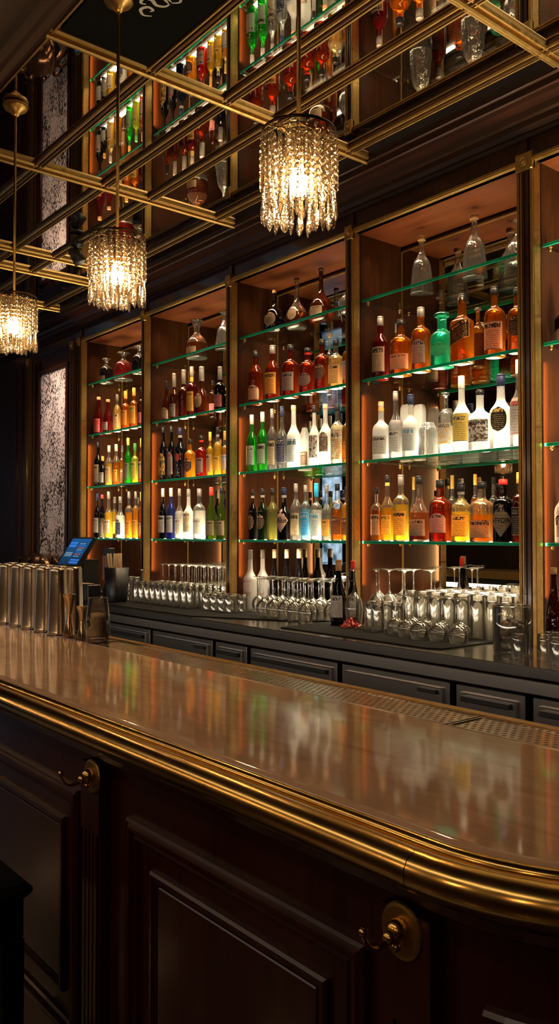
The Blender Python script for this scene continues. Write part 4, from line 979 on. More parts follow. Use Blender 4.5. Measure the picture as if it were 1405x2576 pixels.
PRO = {
 'wine': [(.94,0),(1,.02),(1,.30),(1,.58),(.93,.645),(.62,.72),(.40,.775),(.36,.83),(.35,1)],
 'burg': [(.95,0),(1,.02),(1,.22),(1,.40),(.90,.50),(.64,.64),(.44,.75),(.37,.85),(.35,1)],
 'round': [(.95,0),(1,.02),(1,.30),(1,.58),(.97,.645),(.80,.70),(.52,.735),(.39,.76),(.35,.80),(.34,1)],
 'roundlow': [(.95,0),(1,.02),(1,.25),(1,.50),(.96,.57),(.80,.63),(.50,.675),(.37,.71),(.33,.77),(.32,1)],
 'tall': [(.95,0),(1,.02),(1,.25),(1,.50),(.93,.57),(.62,.64),(.42,.70),(.36,.78),(.33,1)],
 'square': [(.96,0),(1,.02),(1,.3),(1,.58),(.92,.645),(.52,.70),(.40,.73),(.36,.80),(.34,1)],
 'flask': [(.95,0),(1,.02),(1,.4),(1,.80),(.95,.92),(.75,.99),(.4,1),(.1,1)],
 'flask2': [(.95,0),(1,.02),(1,.4),(1,.60),(.85,.78),(.5,.92),(.4,1)],
 'crystal': [(.95,0),(1,.03),(.98,.3),(.9,.55),(.95,.8),(.75,.88),(.55,1)],
 'cone': [(.98,0),(1,.02),(.95,.16),(.86,.36),(.76,.52),(.62,.60),(.40,.67),(.27,.76),(.22,.86),(.22,.94),(.30,.97),(.30,1)],
 'ball': [(.60,0),(.88,.06),(1,.22),(.96,.36),(.75,.50),(.40,.60),(.21,.68),(.17,.80),(.18,1)],
 'bulb': [(.72,0),(.94,.05),(1,.16),(.92,.29),(.70,.41),(.42,.49),(.24,.58),(.18,.72),(.18,1)],
 'bulb2': [(.95,0),(1,.03),(1,.28),(.93,.42),(.72,.53),(.45,.61),(.33,.70),(.29,.85),(.29,1)],
 'flare': [(.94,0),(1,.03),(1,.28),(.88,.44),(.58,.56),(.34,.63),(.27,.70),(.29,.80),(.46,.93),(.62,1)],
 'jug': [(.96,0),(1,.03),(1,.42),(.95,.54),(.75,.65),(.45,.72),(.28,.77),(.27,.90),(.40,.94),(.40,1)],
 'wide': [(.96,0),(1,.02),(1,.30),(1,.50),(.93,.58),(.70,.64),(.46,.68),(.42,.74),(.42,.90),(.66,.93),(.68,.97),(.55,1)],
}
def prof_r(pr, z):
    for i in range(len(pr)-1):
        if pr[i][1] <= z <= pr[i+1][1]:
            t = (z-pr[i][1])/((pr[i+1][1]-pr[i][1]) or 1); return pr[i][0]+(pr[i+1][0]-pr[i][0])*t
    return pr[-1][0]
SZ = ['first','second','third','fourth','fifth','sixth','seventh','eighth','ninth','tenth','eleventh','twelfth','thirteenth','fourteenth']
SHN = {1:'top shelf', 2:'second shelf', 3:'third shelf', 4:'lowest shelf'}
GW = {'clear':'clear','frost':'frosted white','crystal':'ribbed clear','darkred':'dark red','redamber':'reddish amber','black':'black','navyblack':'blue-black','darkgreen':'dark green','olivegreen':'olive green','teal':'turquoise green','skyblue':'pale blue','yellowgreen':'yellow-green','olive':'pale olive','yellowgreen':'yellow-green','brown':'dark brown'}
A0 = math.radians(-90+20)
def make_bottle(spec, label):
    bay, sh, X, Y, h, r, shape, g, liq, fill, cap, lab, back, txt = spec
    z0 = H+SHZ[sh]+.0065 if sh < 9 else (ZM+.0005 if Y < 3.3 else ZCT+.0005)
    if sh == 9: h = h + (H-.514-z0)
    cat = 'decanter' if shape in ('cone','ball','flare','jug','crystal','wide','bulb') and g != 'black' else 'bottle'
    root = empty(cat if cat == 'decanter' else ('wine_bottle' if shape in ('wine','burg') and g in ('black','darkgreen','olivegreen','navyblack') else 'liquor_bottle'), (X, Y, z0), label, cat, 'bottles on the back counter' if sh == 9 else 'bottles on the %s, %s bay' % (SHN[sh], BN[bay]))
    capspec = CAP.get(cap)
    pr = PRO[shape]; top = .985 if not capspec else 1-capspec[2]*.5
    sq = 6. if shape in ('square','flask','flask2') else 0.
    if shape == 'crystal': sq = 3.
    raw = [(a, b) for a, b in pr]
    full = catmull(raw, 3)
    body = [(0, .004)] + [(a*r*.985, b*h*top) for a, b in full]
    # thin lip closes the mouth
    body.append((body[-1][0]*.6, body[-1][1]))
    rib = .03 if shape in ('cone','crystal') or g == 'crystal' else 0.
    mats = [gmat(g)]
    mf = None
    if g == 'frost': mats.append(gmat('clear')); mf = lambda z, i: 1 if i == 0 else 0
    if liq != g and fill > 0:
        mats.append(gmat(liq)); fz = fill*h*.92
        mf = lambda z, i, fz=fz: 1 if (z < fz and z > .02*h) else 0
        # split ring exactly at fill line
        nb = []
        for i in range(len(body)-1):
            nb.append(body[i]); (ra, za), (rb, zb) = body[i], body[i+1]
            if za < fz < zb: t = (fz-za)/(zb-za); nb.append((ra+(rb-ra)*t, fz))
        nb.append(body[-1]); body = nb
    n = 30 if r > .025 else 20
    m = MB(); m.lathe(body, n if not rib else 48, sq=sq, rib=rib, nrib=16, mfun=mf, flat=.62 if shape in ('flask',) else 1.)
    if liq != g and fill > 0:   # liquid surface
        rr = prof_r([(a*r*.985, b) for a, b in body], 0) if False else None
        rf = [q for q in body if abs(q[1]-fill*h*.92) < 1e-6]
        if rf:
            o = len(m.v); R_ = rf[0][0]*.985
            vs = [(R_*(superr(2*PI*k/n, sq) if sq else 1)*math.cos(2*PI*k/n), R_*(superr(2*PI*k/n, sq) if sq else 1)*math.sin(2*PI*k/n), fill*h*.92-.0005) for k in range(n)]
            m.add(vs, [tuple(range(n))], 1)
    m.build('glass_body', mats, root)
    rn = prof_r(full, .97)*r
    if capspec:
        c, met, ln, rf, words = capspec
        zt = h; zb = h*(1-ln); rc = max(rn*rf, .004)
        m = MB()
        if c == 'glass': m.lathe([(0,zb),(rc*.7,zb),(rc*.6,zb+(zt-zb)*.3),(rc*1.3,zb+(zt-zb)*.5),(rc*1.3,zb+(zt-zb)*.85),(rc*.8,zt),(0,zt)], 14)
        else:
            m.lathe([(0,zb),(rc*.98,zb),(rc,zb+.002),(rc,zb+(zt-zb)*.8),(rc*.96,zb+(zt-zb)*.82),(rc,zb+(zt-zb)*.85),(rc,zt-.002),(rc*.93,zt),(0,zt)], 16)
        m.build('stopper' if c in ('glass','cork') else 'cap', cap_mat(c, met), root)
        if cap in RING:
            zr = zb-.001; hr = h*.05 if cap != 'yellowneck' else h*.1
            ra = prof_r([(a*r, b*h*top) for a, b in full], zr)+.0008; rb = prof_r([(a*r, b*h*top) for a, b in full], zr-hr)+.0008
            m = MB(); m.lathe([(rb, zr-hr), (ra, zr)], 18); m.build('neck_label', cap_mat(RING[cap], 0), root)
    if lab != 'none':
        paper, ink, za, zb, ha, outl, words, art = LAB[lab]
        ha = math.radians(ha); nu, nv = 12, 8; m = MB(); vs = []; uvs = []
        def Rz(z, a):
            q = prof_r([(p[0]*r, p[1]*h*top) for p in full], z)
            if sq: q *= superr(a, sq)
            return q+.0009
        for j in range(nv+1):
            v = j/nv; z = (za+(zb-za)*v)*h
            if outl == 'oval': wv = max(.02, math.sqrt(max(0, 1-(2*v-1)**2)))
            elif outl == 'diamond': wv = max(.02, 1-abs(2*v-1))
            elif outl == 'arch': wv = 1 if v < .6 else max(.15, math.sqrt(max(0, 1-((v-.6)/.4)**2*.96)))
            else: wv = 1
            for i in range(nu+1):
                u = (2*i/nu-1)*wv; zz = z
                if outl == 'slant': zz = z+u*.10*h*.6
                a = A0+u*ha; R_ = Rz(zz, a); vs.append((R_*math.cos(a), R_*math.sin(a)*(.62 if shape == 'flask' else 1), zz)); uvs.append((.5+u/2, v))
        fs = [(j*(nu+1)+i, j*(nu+1)+i+1, (j+1)*(nu+1)+i+1, (j+1)*(nu+1)+i) for j in range(nv) for i in range(nu)]
        m.add(vs, fs, 0, True, uvs); lo = m.build('label', label_mat(paper, ink, art), root)
        if txt:
            wid = 2*ha*r*.86; size = .016; tv, tf = text_mesh(txt, size)
            ext = max(v[0] for v in tv)-min(v[0] for v in tv); s_ = wid/ext
            sy_ = min(s_*1.25, s_*1.25) if len(txt) > 4 else s_*.8
            zc = (za+(zb-za)*(.5 if outl == 'diamond' else .84))*h
            vs = []
            for x, y, _ in tv:
                a = A0+x*s_*.95/r; zz = zc+y*sy_; R_ = Rz(min(max(zz, 0), .57*h*top), a)+.0006; vs.append((R_*math.cos(a), R_*math.sin(a), zz))
            m = MB(); m.add(vs, tf); m.build('lettering', cap_mat('red' if lab == 'white_red' else 'black', 0), lo)
    return root

cnt = {}
for s in sorted(BOTTLES, key=lambda q: (q[0], q[1], q[2])):
    bay, sh = s[0], s[1]; k = (bay, sh); cnt[k] = cnt.get(k, 0)+1
    g, liq, cap, lab = s[7], s[8], s[10], s[11]
    gw = GW.get(g, g)
    if g == 'clear' and liq not in ('clear', 'milk'): gw = 'clear bottle of %s spirit' % GW.get(liq, liq)
    else: gw = gw+(' decanter' if s[6] in ('cone','ball','flare','jug','crystal','wide') else ' bottle')
    parts = [gw]
    if cap in CAP: parts.append(CAP[cap][4])
    if lab != 'none': parts.append(LAB[lab][6])
    if sh < 9: where = '%s from left, %s, %s bay' % (SZ[cnt[k]-1], SHN[sh], BN[bay])
    else: where = '%s from left on the counter, %s bay' % (SZ[cnt[k]-1], BN[bay])
    if s[12]: where = 'behind, ' + where
    txt = ', '.join(parts+[where])
    while len(txt.split()) > 16 and len(parts) > 1:
        parts.pop(1); txt = ', '.join(parts+[where])
    make_bottle(s, txt)
# ------------------------------------------------------------------ glassware
def flute_lathe(prof, n=32, rib=.0):
    top = prof[-1][1]
    m = MB(); m.lathe(catmull(prof, 2), n, rib=rib, nrib=n//2, mfun=lambda z, i: 1 if z > top*.975 else 0); return m
def highball(h=.155, r=.036):   # standing upside down: thick base on top
    m = MB(); m.lathe([(r, 0), (r*.985, h*.3), (r*.94, h*.7), (r*.90, h*.955), (r*.86, h*.99), (0, h*.995)], 28, rib=.012, nrib=14, mfun=lambda z, i: 1 if z > h*.96 else 0)
    m.lathe([(r*.96, .001), (r*.90, h*.7), (r*.84, h*.86), (0, h*.87)], 20, mfun=lambda z, i: 1 if z > h*.8 else 0); return m
def tumbler(h=.11, r=.040):
    m = MB(); m.lathe([(r, 0), (r*.99, h*.3), (r*.96, h*.75), (r*.92, h*.96), (r*.85, h), (0, h)], 28, rib=.03, nrib=12, mfun=lambda z, i: 1 if z > h*.96 else 0)
    m.lathe([(r*.95, .001), (r*.88, h*.6), (r*.80, h*.80), (0, h*.82)], 20, mfun=lambda z, i: 1 if z > h*.75 else 0); return m
def wineglass(h=.24, r=.045, bowl=.5):   # upside down: rim at the bottom, foot at the top
    b = h*bowl
    return flute_lathe([(r*.82, 0), (r*.93, b*.25), (r, b*.5), (r*.92, b*.72), (r*.62, b*.92), (r*.25, b*1.02), (.0055, b*1.12), (.0036, b+(h-b)*.35), (.0034, h*.90), (.006, h*.965), (r*.5, h*.985), (r*.86, h*.994), (r*.88, h), (0, h)], 28)
def place(proto_mesh, name, x, y, z, label, cat, group, rz=0., mat=None):
    o = bpy.data.objects.new(name, proto_mesh); C.objects.link(o); o.location = (x, y, z); o.rotation_euler = (0,0,rz)
    return tag(o, label, cat, group)
def proto(mb, name, mat=None):
    o = mb.build(name, mat or [M['glasswhite'], M['glassbase']]); me = o.data; bpy.data.objects.remove(o); return me
HB = proto(highball(), 'highball_glass'); HBT = proto(highball(.215, .040), 'tall_highball_glass'); TU = proto(tumbler(), 'tumbler'); TUS = proto(tumbler(.105, .033), 'small_tumbler')
WG = proto(wineglass(.235, .045, .46), 'wine_glass'); WGL = proto(wineglass(.315, .052, .56), 'large_wine_glass'); WGB = proto(wineglass(.275, .043, .42), 'wine_glass_tall'); CO = proto(wineglass(.205, .047, .40), 'cocktail_glass')
jit = lambda s=.004: random.uniform(-s, s)
# left group
for j, y in enumerate((3.12, 3.205, 3.29)):
    for i in range(11):
        x = -5.52+.082*i+.03*j
        if x > -4.72: continue
        place(HB, 'highball_glass', x+jit(), y+jit(), ZM+.0005, ('upturned highball glass in the front row left of the square tumblers' if j == 0 else 'upturned highball glass in the inner rows left of the square tumblers'), 'glass', 'highball glasses, left front row' if j == 0 else 'highball glasses, left inner rows')
for j, y in enumerate((3.45, 3.56, 3.665)):
    for i in range(11):
        x = -5.70+.097*i
        if x > -4.72: continue
        place(WGB, 'wine_glass', x+jit(), y, ZCT+.0005, 'upturned stemmed glass in the rows against the mirror of the second bay', 'glass', 'stemmed glasses, second bay')
for j, y in enumerate((3.45, 3.56)):
    for i in range(5): place(HB, 'highball_glass', -6.40+.1*i, y, ZCT+.0005, 'upturned highball glass at the back of the far left bay', 'glass', 'highball glasses, far left bay') if i > 1 else None
for i, (x, y) in enumerate(((-5.66, 3.10), (-5.62, 3.22))):
    place(WG, 'wine_glass', x, y, ZM+.0005, ('upturned wine glass beside the black bin, front one', 'upturned wine glass beside the black bin, rear one')[i], 'glass', 'wine glasses by the bin')
for j, y in enumerate((3.155, 3.245)):
    for i in range(4):
        place(TU, 'tumbler', -4.635+.088*i+.01*j, y, ZM+.0005, 'cut glass tumbler upside down, %s of four, %s row before the second pilaster' % (SZ[i], ('front', 'rear')[j]), 'glass', 'cut tumblers')
# middle group
for j in range(6):
    y = 3.135+.098*j
    for i in range(9):
        x = -4.30+.1*i+.035*(j % 2)
        if y > 3.5 and x < -3.92: continue
        if j == 0 and (x < -4.02 or x > -3.55): continue
        if j == 1 and (x < -4.12 or x > -3.58): continue
        if 3.27 < y < 3.42 and x > -3.56: continue
        if x > -3.53: continue
        if any(math.hypot(x-b[2], y-b[3]) < b[5]+.05 for b in BOTTLES if b[1] == 9): continue
        place(WG, 'wine_glass', x+jit(), y+jit(), (ZM if y < 3.27 and x > -4.3 and y < 3.25 else ZCT)+.0005, 'upturned wine glass in the front row of the middle bay' if j == 0 else 'upturned wine glass in the crowded rows of the middle bay', 'glass', 'wine glasses, middle bay front row' if j == 0 else 'wine glasses, middle bay')
# right group
for i, (x, y) in enumerate(((-3.32, 3.245), (-3.19, 3.29), (-3.345, 3.47), (-3.225, 3.43), (-3.10, 3.42), (-3.28, 3.60), (-3.16, 3.56), (-3.03, 3.56), (-3.30, 3.36) )):
    if i == 8: continue
    place(WGL, 'wine_glass', x, y, (ZM if y < 3.3 else ZCT)+.0005, 'large balloon wine glass upside down by the red-capped bottle, '+('front pair left', 'front pair right', 'second row left', 'second row middle', 'second row right', 'rear row left', 'rear row middle', 'rear row right')[i], 'glass', 'large wine glasses')
for i, (x, y) in enumerate(((-3.12, 3.175), (-3.03, 3.135), (-3.05, 3.225), (-2.955, 3.20))):
    place(HB, 'highball_glass', x, y, ZM+.0005, 'short highball upside down before the balloon glasses, '+('left', 'front', 'rear', 'right')[i]+' of four', 'glass', 'highballs before the balloon glasses')
for j in range(5):
    y = 3.285+.088*j
    if 3.31 < y < 3.36: pass
    for i in range(8):
        x = -2.945+.087*i+.02*(j % 2)
        if x > -2.355: continue
        if y < 3.31 and x > -2.44: continue
        place(HBT, 'highball_glass', x+jit(.002), y+jit(.002), (ZM if y < 3.29 else ZCT)+.0005, 'tall highball glass upside down in the bright rows, wide right bay', 'glass', 'tall highballs, wide right bay')
for i, (x, y, w) in enumerate(((-2.905, 3.135, 'leftmost front'), (-2.80, 3.10, 'second front'), (-2.695, 3.075, 'third front'), (-2.59, 3.09, 'fourth front'), (-2.47, 3.09, 'rightmost front'), (-2.85, 3.205, 'leftmost rear'), (-2.745, 3.185, 'second rear'), (-2.64, 3.18, 'third rear'), (-2.535, 3.19, 'fourth rear'))):
    place(CO, 'cocktail_glass', x, y, ZM+.0005, 'small round-bowled stem glass upside down at mat front, '+w, 'glass', 'cocktail glasses on the right mat')
for i, (x, y) in enumerate(((-2.04, 2.945), (-1.955, 3.005), (-1.87, 2.96), (-1.79, 3.03), (-1.90, 3.09), (-1.98, 3.10), (-1.70, 2.97))):
    place(TUS, 'tumbler', x, y, ZCT+.0005, 'small ribbed tumbler upside down right of the jar, '+('nearest the jar', 'second along', 'third along', 'fourth along', 'middle of the rear row', 'rear left', 'far right')[i], 'glass', 'small tumblers right of the jar')

# jar of dried fruit
t = empty('storage_jar', (-2.135, 3.035, ZCT+.0005), 'wide clear glass jar holding dark dried pieces, on the steel counter', 'jar')
m = MB(); m.lathe([(0,.002),(.076,.002),(.080,.008),(.083,.10),(.083,.205),(.0815,.208),(.080,.205),(.080,.10),(.077,.014),(0,.012)], 36); m.build('glass_wall', M['glasswhite'], t)
m = MB()
for i in range(150):
    a = random.random()*2*PI; rr = .066*math.sqrt(random.random()); z = .02+.10*random.random()+.025*math.cos(rr*20)
    q = random.uniform(.009, .014); m.ball((rr*math.cos(a), rr*math.sin(a), z), q, 5, mi=0 if random.random() > .12 else 1, sz=random.uniform(.6, 1))
o = tag(m.build('dried_fruit', [pbr('dark dried fruit', (.035,.016,.010), .5), pbr('pale dried fruit', (.38,.20,.06), .5)]), 'heap of dark dried pieces inside the wide glass jar', 'dried fruit', kind='stuff'); o.location = (-2.135, 3.035, ZCT+.004)
# red petals beside the front bottles
m = MB()
for i in range(170):
    a = random.random()*2*PI; rr = .055*math.sqrt(random.random()); z = .008+random.random()*.062*(1-rr/.062)
    q = .008; c = Vector((rr*math.cos(a), rr*math.sin(a), z)); u = Vector((random.gauss(0,1), random.gauss(0,1), random.gauss(0,1))).normalized(); w = u.cross(Vector((random.gauss(0,1), random.gauss(0,1), .3))).normalized()
    m.add([c-u*q, c+w*q*.7, c+u*q, c-w*q*.7], [(0,1,2,3)], 0 if i % 4 else 1)
o = tag(m.build('dried_petals', [M['flower'], pbr('pale dried petals', (.6,.25,.15), .5)]), 'small heap of dried red petals beside the red-capped wine bottle', 'petals', kind='stuff'); o.location = (-3.235, 3.135, ZM)

# metal cups at the right edge
t = empty('metal_cup', (-1.80, 3.17, ZCT+.0005), 'tapered steel cup behind the small tumblers at right edge', 'cup')
m = MB(); m.lathe([(0,.001),(.026,.001),(.030,.02),(.038,.17),(.0365,.17),(.028,.02),(0,.012)], 24); m.build('cup_wall', M['chrome'], t)

# ------------------------------------------------------------------ things on the bar
TH = .228
def tin_mb():
    m = MB(); m.lathe([(.0365,0),(.0375,.002),(.0365,.008),(.0355,.012),(.034,.07),(.0315,.15),(.029,.205),(.0285,.212),(.029,.219),(.0275,TH-.004),(.024,TH-.001),(0,TH-.003)], 30); return m
TIN = proto(tin_mb(), 'shaker_tin', M['chrome']); zt = ZB+.0015
for i in range(6):
    place(TIN, 'shaker_tin', -2.708-.117*i, 1.222, zt, 'upturned steel shaker tin, front row, %s' % ('rightmost, next to the jiggers' if i == 0 else '%s from the right' % SZ[i]), 'shaker tin', 'shaker tins on the bar')
for i in range(6):
    place(TIN, 'shaker_tin', -2.745-.117*i, 1.296, zt+.002, 'upturned steel shaker tin, rear row, %s' % ('rightmost' if i == 0 else '%s from the right' % SZ[i]), 'shaker tin', 'shaker tins on the bar')
def jigger(x, y, h, r, lab):
    t = empty('jigger', (x, y, zt), lab, 'jigger', 'jiggers on the bar'); z = h*.52
    m = MB(); m.lathe([(r*.98,0),(r,.002),(r*.55,z*.6),(.0068,z*.96),(.0062,z)], 28); m.build('lower_cone', M['jigger'], t)
    m = MB(); m.lathe([(.0062,z),(.0075,z+.003),(r*.62,z+(h-z)*.5),(r*1.02,h-.003),(r*1.07,h-.001),(r*1.04,h),(r*.95,h-.004),(.005,z+.012),(0,z+.01)], 28); m.build('upper_cup', M['jigger'], t)
jigger(-2.612, 1.218, .143, .0215, 'taller gold-toned double jigger beside the shaker tins')
jigger(-2.535, 1.228, .108, .0185, 'shorter gold-toned double jigger beside the stemless glass')
t = empty('stemless_glass', (-2.447, 1.240, zt), 'stemless glass half filled with pale granules, right of jiggers', 'glass')
m = MB(); m.lathe(catmull([(0,.001),(.033,.001),(.037,.010),(.0395,.035),(.0385,.07),(.035,.105),(.0315,.14)], 3), 36)
m.lathe([(.0315,.14),(.0305,.1405),(.0297,.139),(.034,.10),(.0375,.06),(.036,.016),(0,.013)], 30); m.build('glass_wall', M['glasswhite'], t)
m = MB(); pr = catmull([(0,.015),(.0345,.017),(.0372,.04),(.0368,.074),(.032,.082),(.018,.088),(0,.090)], 4)
n = 40; vs = []
for r_, z in pr:
    for k in range(n):
        a = 2*PI*k/n; j = 1+random.uniform(-.03, 0); top = z > .068; vs.append((r_*j*math.cos(a), r_*j*math.sin(a), z+(random.uniform(-.003, .003) if top else 0)))
m.add(vs, [(i*n+k, i*n+(k+1) % n, (i+1)*n+(k+1) % n, (i+1)*n+k) for i in range(len(pr)-1) for k in range(n)], 0, False)
o = tag(m.build('granules', pbr('pale granules', (.85,.68,.48), .7, bump=1., bscale=420)), 'pale coarse granules filling the lower half of the stemless glass', 'granules', kind='stuff'); o.location = (-2.447, 1.240, zt)

# ------------------------------------------------------------------ register corner
t = empty('register', (-6.39, 3.05, ZCT+.0005), 'black touch-screen register with blue display, tilted back', 'register')
tilt = math.radians(-33.)
def rotx(p, a): return (p[0], p[1]*math.cos(a)-p[2]*math.sin(a), p[1]*math.sin(a)+p[2]*math.cos(a))
def tilted(mb, name, mat, off):
    mb.v = [tuple(Vector(rotx(p, tilt))+Vector(off)) for p in mb.v]; return mb.build(name, mat, t)
off = (0, -.03, .355)
m = MB(); m.bbox(-.21, .21, 0, .03, -.15, .16, .008); tilted(m, 'bezel', M['black'], off)
def screen():
    m, nt, out = new_mat('blue screen'); L = nt.links.new
    uv = N(nt, 'ShaderNodeUVMap'); cr = N(nt, 'ShaderNodeMix', data_type='RGBA'); sp = N(nt, 'ShaderNodeSeparateXYZ'); L(uv.outputs[0], sp.inputs[0])
    cr.inputs['A'].default_value = (.008,.022,.045,1); cr.inputs['B'].default_value = (.012,.07,.20,1); L(sp.outputs['Y'], cr.inputs['Factor'])
    e = N(nt, 'ShaderNodeEmission', Strength=1.3); L(cr.outputs['Result'], e.inputs[0]); L(e.outputs[0], out.inputs[0]); return m
m = MB(); m.add([(-.18,-.0015,-.115),(.18,-.0015,-.115),(.18,-.0015,.14),(-.18,-.0015,.14)], [(0,1,2,3)], 0, False, [(0,0),(1,0),(1,1),(0,1)]); tilted(m, 'display', screen(), off)
blk = emit('screen button', (.03,.16,.55), 1.2); bl2 = emit('screen text', (.35,.5,.6), .7); bl3 = emit('screen red text', (.7,.15,.1), .8)
def scr(x0, x1, z0, z1, mat, nm):
    m = MB(); m.add([(x0,-.003,z0),(x1,-.003,z0),(x1,-.003,z1),(x0,-.003,z1)], [(0,1,2,3)]); tilted(m, nm, mat, off)
scr(-.16,-.03,.085,.105,blk,'screen_field'); scr(-.16,-.03,.055,.078,blk,'screen_field'); scr(-.15,-.02,-.02,-.012,bl2,'screen_line'); scr(-.15,-.02,-.005,.003,bl2,'screen_line'); scr(-.15,-.02,-.034,-.027,bl2,'screen_line')
for k in range(7): scr(.02,.02+.10+.03*((k*5) % 3)/2, .085-.02*k,.092-.02*k, (bl2, blk, bl3)[k % 3], 'screen_line')
scr(.01,.165,-.075,-.06,blk,'screen_field'); scr(.01,.165,-.10,-.082,blk,'screen_field')
m = MB(); m.box(-.07, .07, .02, .16, 0, .30); m.box(-.14, .14, -.06, .22, 0, .03); m.build('stand', M['black'], t)
t = empty('cash_drawer', (-6.20, 2.985, ZCT+.0005), 'black box drawer with paper slips below the register screen', 'drawer')
m = MB(); m.bbox(-.03, .42, -.14, -.03, 0, .125, .005); m.build('housing', M['black'], t)
m = MB(); m.bbox(.0, .39, -.146, -.139, .02, .10, .003); m.build('drawer_front', M['black'], t)
for k in range(3):
    m = MB(); m.box(-.02+.14*k, .09+.14*k, -.13, -.06, .126+.002*k, .1275+.002*k); tag(m.build('paper_slip', M['paper']), ('beige paper slip on the black drawer, left one', 'beige paper slip on the black drawer, middle one', 'beige paper slip on the black drawer, right one')[k], 'paper').location = t.location
t = empty('tag_roll', (-5.985, 3.10, ZCT+.0005), 'hanging strip of beige handwritten tags beside the register', 'paper tags')
m = MB(); m.box(-.05,.05,-.004,.0,.20,.34); m.box(-.05,.01,-.005,-.001,.02,.20); m.build('tags', label_mat('pink','brown'), t)
m = MB(); m.bbox(-.055,.055,.0,.05,0,.40,.004); m.build('holder', M['black'], t)
t = empty('squeeze_bottle', (-5.82, 3.06, ZCT+.0005), 'black sauce bottle with red-striped label beside the stirrers', 'bottle')
m = MB(); m.lathe(catmull([(0,0),(.046,0),(.05,.02),(.05,.17),(.045,.22),(.022,.27),(.016,.30),(.012,.33),(0,.335)], 3), 24); m.build('body', M['black'], t)
m = MB(); vs = []; uvs = []
for j in range(2):
    for i in range(11):
        a = A0+(2*i/10-1)*.95; vs.append((.0508*math.cos(a), .0508*math.sin(a), (.03,.17)[j])); uvs.append((i/10, j))
m.add(vs, [(i, i+1, 12+i, 11+i) for i in range(10)], 0, True, uvs); m.build('label', label_mat('black','white','red'), t)
m = MB(); m.lathe([(.0515,.175),(.0515,.19)], 24); m.build('red_stripe', cap_mat('red', 0), t)
t = empty('stirrer_bin', (-5.60, 2.99, ZM+.0005), 'matte black bin beside the black sauce bottle', 'bin')
m = MB(); m.lathe([(0,0),(.062,0),(.065,.01),(.078,.255),(.075,.255),(.062,.01),(0,.008)], 24, sq=5.); m.build('shell', M['black'], t)
for k in range(16):
    x = -5.60+random.uniform(-.045,.045); y = 2.99+random.uniform(-.045,.045); m = MB(); dx, dy = random.uniform(-.05,.05), random.uniform(-.03,.03)
    m.tube([(0,0,.0),(dx,dy,.34)], .006, 4)
    o = m.build('wooden_stirrer', M['stick']); o.location = (x, y, ZM+.02); tag(o, 'pale wooden stirrer in the bundle standing in the black bin', 'stirrer', 'stirrers in the black bin')

# dark metal leaf basket at far left
t = empty('wire_basket', (-7.28, 3.08, ZCT+.0005), 'dark metal basket with curled leaves and handle behind the tins', 'basket')
m = MB(); m.lathe(catmull([(0,0),(.10,0),(.16,.06),(.20,.14),(.19,.19),(.12,.235),(0,.25)], 3), 28, rib=.05, nrib=7); m.build('bowl', M['leaf'], t)
m = MB(); m.tube(catmull([(.02,0,.24),(.07,0,.32),(.16,0,.345),(.22,0,.30),(.24,0,.20)], 5), .006, 8); m.build('handle', M['leaf'], t)
for k in range(9):
    m = MB(); a = -PI+PI*2*k/9; L_ = .16
    pts = catmull([(.13,0,.18),(.20,0,.22),(.27,0,.19),(.31,0,.11)], 4); vs = []
    for i, p in enumerate(pts):
        w = .035*math.sin(PI*(i+.3)/(len(pts)+.2)); vs += [(p[0], -w, p[2]), (p[0], 0, p[2]+.012), (p[0], w, p[2])]
    m.add(vs, [(3*i+q, 3*i+q+1, 3*i+q+4, 3*i+q+3) for i in range(len(pts)-1) for q in (0,1)], 0, True)
    o = m.build('leaf', M['leaf'], t); o.rotation_euler = (0,0,a)
t.scale = (1.2, .8, 1.35)

# ------------------------------------------------------------------ lights
def area(name, loc, rot, sx, sy, power, col, spread=180.):
    l = bpy.data.lights.new(name, 'AREA'); l.shape = 'RECTANGLE'; l.size = sx; l.size_y = sy; l.energy = power; l.color = col; l.spread = math.radians(spread)
    o = bpy.data.objects.new(name, l); C.objects.link(o); o.location = loc; o.rotation_euler = rot; return o
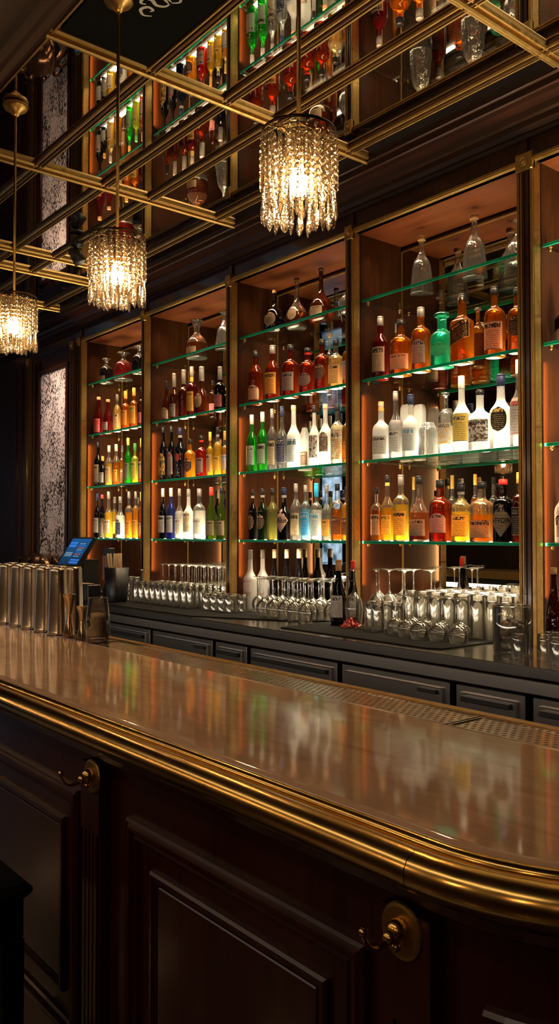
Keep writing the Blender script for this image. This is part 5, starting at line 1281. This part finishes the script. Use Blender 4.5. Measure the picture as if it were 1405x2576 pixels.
# warm LED strips behind the bottles at the rear of every shelf, aimed forward and up
for b, (x0, x1) in XR.items():
    for s in SHZ:
        pw = LED[(b, s)] if (b, s) in LED else LED[s]
        zz = H+SHZ[s]+.02
        # strip under the front of the shelf (or soffit) above, shining down on the bottles
        up = {1: 1.70, 2: SHZ[1], 3: SHZ[2], 4: SHZ[3]}[s]
        area('shelf_led', ((x0+x1)/2, 3.44, H+up-.022), (math.radians(12), 0, 0), (x1-x0)*.92, .02, pw, (1., .74, .46) if s > 2 else (1., .66, .38), 100.)
        for f0, f1, pu in UPL.get((b, s), UPL[s]):
            area('shelf_uplight', (x0+(x1-x0)*(f0+f1)/2, 3.50, H+SHZ[s]-.02), (math.radians(180), 0, 0), (x1-x0)*(f1-f0), .05, pu*(f1-f0), (1., .84, .62) if s == 3 else (1., .76, .48), 130.)
    # vertical strip behind the left jamb, washing the side panel
    area('jamb_led', (x0+.012, 3.395, H+.25), (math.radians(90), 0, math.radians(20)), .012, 1.1, JAMB, (1., .58, .22), 100.)
    area('counter_led', ((x0+x1)/2+.05, 3.50, H-.075), (math.radians(8), 0, 0), (x1-x0)*.8, .05, CTR.get(b, 1.), (1., .80, .54), 120.)
# added warm fill lamps behind the camera, for sparkle on brass and tins
SHADE = emit('warm fill shade', (1., .60, .30), LAMP_FILL)
for i, x in enumerate(ROOM_FILL):
    t = empty('fill_lamp', (x, -2.3, 2.15), 'added warm fill lamp on the unseen rear wall, %s from the right' % SZ[i], 'wall lamp', 'added fill lamps on the rear wall')
    m = MB(); m.bbox(-.04, .04, 0, .02, -.09, .09, .006); m.tube([(0,.01,-.05),(0,.09,-.06),(0,.09,-.03)], .006, 8); m.build('bracket', M['brassold'], t)
    m = MB(); m.lathe([(.035,-.03),(.055,-.02),(.06,.06),(.05,.14),(.035,.15)], 18, (0,.09,0)); m.build('fill_shade', SHADE, t)
area('room_fill', (-2.6, -1.5, 3.3), (0, 0, 0), 6., .35, RPAN_FILL, (1., .76, .54))  # added soft fill behind the camera, for a broad highlight on the rail
area('service_fill', (-3.5, 1.34, H-.48), (math.radians(100), 0, 0), 8., .04, SERV_FILL, (1., .82, .64), 150.)  # added fill under the bar, brightens the steel fridge fronts
area('panel_fill', (-7.5, 2.95, ZC-.1), (math.radians(22), 0, 0), .5, .1, PANL_FILL, (1., .78, .62), 70.)  # added fill that brightens the speckled mirror
w = bpy.data.worlds.new('World'); sc.world = w; w.use_nodes = True
w.node_tree.nodes['Background'].inputs[0].default_value = (.9, .6, .4, 1); w.node_tree.nodes['Background'].inputs[1].default_value = .02

# ------------------------------------------------------------------ camera
cam = bpy.data.cameras.new('camera'); co = bpy.data.objects.new('camera', cam); C.objects.link(co)
cam.sensor_fit = 'HORIZONTAL'; cam.sensor_width = 36.; cam.lens = 36.*2080./1405.; cam.clip_start = .05; cam.clip_end = 60
yaw = math.atan(1697.5/2080.)
d = Vector((-math.cos(yaw), math.sin(yaw), 53./2080.))
co.location = (0, 0, H); co.rotation_euler = d.to_track_quat('-Z', 'Y').to_euler()
sc.camera = co
